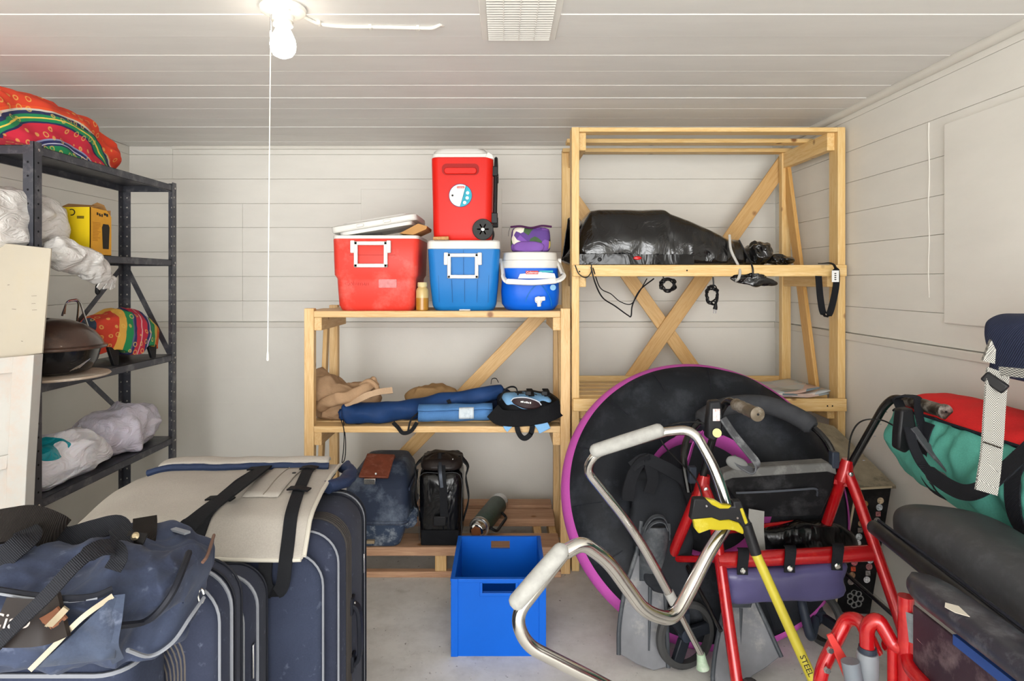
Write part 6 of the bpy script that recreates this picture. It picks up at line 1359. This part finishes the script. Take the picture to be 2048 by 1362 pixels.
# ---------------------------------------------------------------- folded wheelchair
MT['nvinyl'] = pm('navy_black_vinyl', '2c2b33', .33, 0, .15, 5, dust='5a5a60', ds=18, bump=.08, bs=40, coat=.2); MT['gvinyl'] = pm('grey_vinyl', '3b3c3e', .5, 0, .12, 4, dust='47484a', ds=26, bump=.12, bs=70)
t = thing('folded_wheelchair', 'folded wheelchair with dark vinyl armrest and red frame in the right front corner', 'wheelchair', (.98, 1.3, 0))
az = .715
rings = []
for k in range(25):
    y = 1.425 - .55 * k / 24; f = min(1, math.sqrt(max(0.02, 1 - (1 - min(1, k/4))**2))); f2 = min(1, math.sqrt(max(.02, 1 - (1 - min(1, (24-k)/4))**2))); s_ = min(f, f2)
    rings.append([V((.915 + p[0]*s_, y, az + p[1]*(.6 + .4*s_))) for p in rrect(.092, .046, .02, 5)])
part('armrest_pad', MB().loft(rings), MT['nvinyl'], t, ang=60)
part('worn_patch', MB().prism([V((.879, 1.27, .7385)), V((.895, 1.255, .7392)), V((.888, 1.215, .7392)), V((.874, 1.235, .737)), V((.871, 1.26, .735))], (0, 0, .0012)), pm('torn_foam', 'c9c2b4', .9), t)
part('skirt_guard', MB().box((.897, .92, .36), (.903, 1.40, .67)), pm('plum_panel', '33232b', .4, var=.25, vs=7, dust='6a5a5c', ds=12), t, bevel=.004)
part('torn_patch', MB().prism([V((.896, 1.20, .60)), V((.896, 1.18, .56)), V((.896, 1.155, .565)), V((.896, 1.16, .61)), V((.896, 1.18, .625))], (-.001, 0, 0)), pm('torn_white', 'c7c1b6', .9), t)
part('bracket', MB().prism([P(1806, 1222, 1.42), P(1836, 1232, 1.40), P(1838, 1292, 1.40), P(1808, 1280, 1.42)], (.004, .006, 0)), pm('hammered_plate', '6a6e72', .4, .6, .15, 40, bump=.5, bs=120), t)
part('trim_strip', MB().tube([P(1836, 1278, 1.385), P(1892, 1335, 1.30)], .003, 6), MT['steel'], t)
part('blue_edge', MB().beam((.893, 1.26, .672), (.893, 1.06, .672), .012, .02, (0,0,1)), pm('blue_card', '27427c', .5), t)
def wbar(nm, pts, r, mat, rad=.03, seg=12): return part(nm, MB().tube(fillet(pts, rad) if len(pts) > 2 else pts, r, seg), mat, t)
wbar('frame_post', [P(1812, 1192, 1.43), P(1812, 1290, 1.43), V((.905, 1.43, .30))], .017, MT['redp'])
wbar('frame_rail', [P(1775, 1290, 1.50), P(1815, 1298, 1.44), V((.89, 1.40, .53)), V((.89, .95, .50))], .016, MT['redp'])
wbar('frame_rail', [P(1786, 1290, 1.45), P(1786, 1380, 1.45), V((.885, 1.45, .2))], .012, MT['redp'])
h1 = [V((P(1640,1345,1.55).x, 1.55, .30)), P(1640, 1345, 1.55), P(1694, 1236, 1.55), P(1722, 1240, 1.52), P(1752, 1308, 1.50)]
wbar('footrest_hanger', h1, .0165, MT['redp'], .035); wbar('footrest_hanger', [V((P(1735,1380,1.48).x, 1.48, .30)), P(1735, 1345, 1.48), P(1734, 1250, 1.48), P(1756, 1236, 1.47), P(1788, 1292, 1.45), P(1815, 1296, 1.43)], .0165, MT['redp'], .03)
part('hanger_plate', MB().prism([P(1655, 1272, 1.53), P(1666, 1268, 1.53), P(1712, 1345, 1.52), P(1690, 1358, 1.52)], (0, .008, 0)), pm('red_plate', 'c23a36', .4), t, bevel=.002)
part('clamp', MB().lathe([(.022, -.03), (.024, -.02), (.024, .02), (.022, .03)], P(1735, 1330, 1.478), (0,0,1), 16), pm('grey_clamp', '7c8085', .4), t)
part('clamp', MB().lathe([(.019, -.01), (.0205, 0), (.019, .01)], P(1735, 1302, 1.48), (0,0,1), 16), MT['nav_fork'], t)
part('grey_socket', MB().tube([P(1700, 1322, 1.47), P(1715, 1400, 1.46)], .020, 14), pm('grey_socket', '6b7178', .4), t)
for px, py in ((1660, 1300), (1654, 1340), (1694, 1352)): part('bolt', MB().lathe([(.009, 0), (.007, .006)], P(px, py, 1.52), (0,-1,.1), 6), MT['steel'], t)
# upholstery roll and push tube
tb0, tb1 = P(1748, 1054, 1.715), P(2060, 1300, 1.15)
wbar('push_tube', [tb0, tb1, V((.935, .85, .66))], .019, pm('black_vinyl_tube', '17171a', .3, var=.3, vs=10, dust='333335', ds=14), .05)
part('tube_seam', MB().tube(cr([tb0 + V((.012, 0, .018)), (tb0 + tb1)/2 + V((.012, 0, .021)), tb1 + V((.012, 0, .02))], 10), .004, 6), MT['pipe_d'], t)
rings = []; ca, cb_ = V((1.165, 1.82, .70)), V((1.185, 1.02, .70))
for k in range(33):
    f = k/32; c_ = ca + (cb_ - ca)*f; e = min(1, math.sqrt(max(.03, 1 - (1 - min(1, k/10))**2))); e = min(e, math.sqrt(max(.05, 1 - (1 - min(1, (32-k)/6))**2)))
    rings.append([c_ + V((.145*e*math.copysign(abs(math.cos(a))**.8, math.cos(a)), 0, .092*e*math.copysign(abs(math.sin(a))**.8, math.sin(a)) - .08*math.cos(a)*e*.35)) for a in (2*math.pi*q/36 for q in range(36))])
m = MB().loft(rings); m.wr(.008, 5, 3); part('seat_upholstery', m, MT['gvinyl'], t, sub=1)
# wheels, mostly below the frame
def wwheel(c_, R, w):
    wp = part('wheel', MB().tube([V(c_) + V((0, R*math.cos(2*math.pi*k/48), R*math.sin(2*math.pi*k/48))) for k in range(48)], w, 10, closed=True), MT['rubber'], t)
    part('hub', MB().lathe([(.03, -.03), (.03, .03)], c_, (1,0,0), 16), MT['black'], wp)
    for k in range(12): d = V((0, math.cos(2*math.pi*k/12), math.sin(2*math.pi*k/12))); part('spoke', MB().tube([V(c_) + d*.02, V(c_) + d*R], .002, 5), MT['steel'], wp)
wwheel((.862, 1.0, .295), .28, .015); wwheel((1.20, 1.0, .295), .28, .015); wwheel((.905, 1.42, .095), .08, .014); wwheel((1.16, 1.42, .095), .08, .014)
wbar('axle', [V((.862, 1.0, .295)), V((1.20, 1.0, .295))], .012, MT['steel'])
wbar('frame_post', [V((.905, .95, .70)), V((.905, .95, .29))], .014, MT['redp']); wbar('frame_post', [V((1.16, 1.1, .68)), V((1.16, 1.1, .29))], .014, MT['redp']); wbar('frame_post', [V((1.16, 1.42, .66)), V((1.16, 1.42, .1))], .014, MT['redp']); wbar('cross_brace', [V((.905, 1.2, .52)), V((1.16, 1.2, .28))], .012, MT['redp'])

# ---------------------------------------------------------------- white bin, green duffel and navy bag by the right wall
t = thing('white_storage_bin', 'white plastic bin with blue patch beneath the green duffel bag', 'bin', (1.45, 1.62, 0))
bx = (1.31, 1.60, 1.30, 1.95); bzt = .672
part('tub', MB().rslab([(0, .23, .58, .04), (bzt - .04, .258, .64, .05), (bzt - .03, .262, .65, .05)], 1.492, 1.62, 5), MT['white_plastic'], t); part('lid', MB().rslab([(bzt - .03, .27, .66, .05), (bzt - .006, .27, .66, .05), (bzt, .25, .63, .045)], 1.492, 1.62, 5), MT['white_plastic'], t)
part('blue_patch', MB().box((1.38, 1.84, bzt + .0004), (1.43, 1.91, bzt + .0016)), pm('blue_tape', '2f74c4', .5), t, smooth=False)
MT['green'] = cloth('green_canvas', '549c8d', .18, 22, .75, 4, 260); MT['redc'] = cloth('red_canvas', 'cf2b2c', .12, 22, .75, 4, 260)
gz, gx, gr, grz = .838, 1.472, .156, .162
def gsec(v, a):                     # v: far to near, a: angle
    y = 2.26 - 1.04*v; e = min(1, math.sqrt(max(.0, 1 - (1 - min(1, v/.10))**2))); e = .25 + .75*e; e2 = min(1, math.sqrt(max(0, 1 - (1 - min(1, (1-v)/.1))**2))); e *= (.25 + .75*e2)
    s_ = lambda x: math.copysign(abs(x)**.85, x); top = gz + grz*e*s_(math.sin(a)) - .05*max(0, .22 - v)*(math.sin(a) > 0) + .07*max(0, .35 - v)*(math.sin(a) < 0)*1.0
    return V((gx + gr*e*s_(math.cos(a)), y, max(bzt + .004, top)))
t = thing('green_duffel', 'green canvas duffel bag with red top lying along the right wall', 'duffel bag', (gx, 1.7, bzt + .004))
a0, a1 = math.radians(40), math.radians(141)
m = MB().grid(lambda u, v: gsec(v, a1 + (a0 + 2*math.pi - a1)*u), 60, 60); m.wr(.012, 8, 4, keepz=bzt + .004); crumple(m, .03, 7, 3, keepz=bzt + .004, c=(gx, 1.7, gz), sc=(1, 1.3, .8))
fit(m, lambda p: V((min(p.x, RW - .006), p.y, p.z))); part('body', m, MT['green'], t, sub=1)
m = MB().grid(lambda u, v: gsec(v, a0 + (a1 - a0)*u) + V((0, 0, .004)), 30, 60); m.wr(.008, 8, 4); crumple(m, .012, 7, 3); fit(m, lambda p: V((min(p.x, RW - .006), p.y, p.z))); part('top_panel', m, MT['redc'], t, sub=1, solid=.004)
part('piping', MB().tube([gsec(v/40, a1) + V((-.010, 0, .004)) for v in range(2, 40)], .0045, 6), MT['pipe_d'], t)
for vv in (.26, .60):
    q = [gsec(vv, math.radians(d)) + V((-.012, 0, 0)) for d in range(146, 250, 8)]; part('band', MB().ribbon(q, .05, .004, (0, 1, 0)), MT['web'], t)
hq = cr([P(1795, 800, 2.12), P(1815, 850, 2.0), P(1828, 895, 1.94), P(1850, 935, 1.87), P(1890, 968, 1.78), P(1930, 985, 1.70), P(1968, 975, 1.63), P(2010, 940, 1.57), P(2060, 895, 1.50)], 6)
part('carry_strap', MB().ribbon(hq, [.03]*20 + [.042]*40, .005, [V((1, .3, .2)) if i < 18 else V((.2, .5, 1)) for i in range(len(hq))]), MT['web'], t)
part('carry_strap', MB().ribbon(cr([P(1795, 798, 2.13), P(1805, 792, 2.1), P(1835, 797, 2.06), P(1838, 830, 2.02), P(1850, 875, 2.0)], 6), .04, .005, (1, .6, 0)), MT['web'], t)
# navy bag with speckled strap
def speck():
    t = NT('speckled_webbing'); ck = t.n('ShaderNodeTexChecker'); t.l(t.coord((1, .4, 1)), ck.inputs[0]); ck.inputs['Scale'].default_value = 380
    ck.inputs[1].default_value = lin('b5b3ab'); ck.inputs[2].default_value = lin('4b4a48'); t.col(ck.outputs[0]); t.set(Roughness=.8); return t.m
MT['speck'] = speck()
zt0 = gz + grz + .012
t = thing('navy_ribbed_bag', 'navy ribbed fabric bag with grey speckled strap at the right edge', 'bag', (1.47, 1.5, zt0))
m = MB().rslab([(zt0 + .005, .22, .30, .05, .05, -.05), (zt0 + .10, .24, .32, .06, .05, -.05), (1.135, .32, .34, .06, .0, 0), (1.16, .35, .34, .06, 0, 0), (1.25, .36, .34, .07, 0, 0), (1.285, .33, .30, .06, 0, 0), (1.295, .24, .2, .05, 0, 0)], 1.445, 1.55, 6)
rr_ = [cr([m.v[i*28 + k] for i in range(7)], 5) for k in range(28)]; m = MB().loft([list(x) for x in zip(*rr_)]); m.wr(.012, 9, 2, keepz=zt0 + .002); fit(m, lambda p: V((min(p.x, RW - .01), p.y, p.z)))
part('body', m, webbing('navy_ribbed_cloth', '30364c', 'DIAGONAL', 520, .25), t, sub=1)
part('trim', MB().ribbon(cr([P(2000, 742, 1.46), P(2030, 745, 1.42), P(2060, 748, 1.38)], 4), .02, .006, (0, .2, 1)), MT['speck'], t)
part('strap_end', MB().prism([P(1983, 680, 1.47), P(1966, 722, 1.46), P(1990, 728, 1.46), P(1992, 700, 1.46)], (.01, .02, 0)), MT['speck'], t)
part('buckle', MB().beam(P(1968, 750, 1.46), P(2012, 780, 1.43), .016, .024, (0,0,1)), MT['black'], t, bevel=.004)
part('strap', MB().ribbon(cr([P(1996, 742, 1.46), P(1992, 775, 1.45), P(1988, 830, 1.45), P(1985, 880, 1.45), P(1980, 930, 1.45), P(1972, 985, 1.44)], 6), .052, .005, (1, .1, .12)), MT['speck'], t)
part('stitch', MB().tube([P(1967, 884, 1.44), P(2002, 896, 1.44)], .0018, 5), MT['ink'], t)
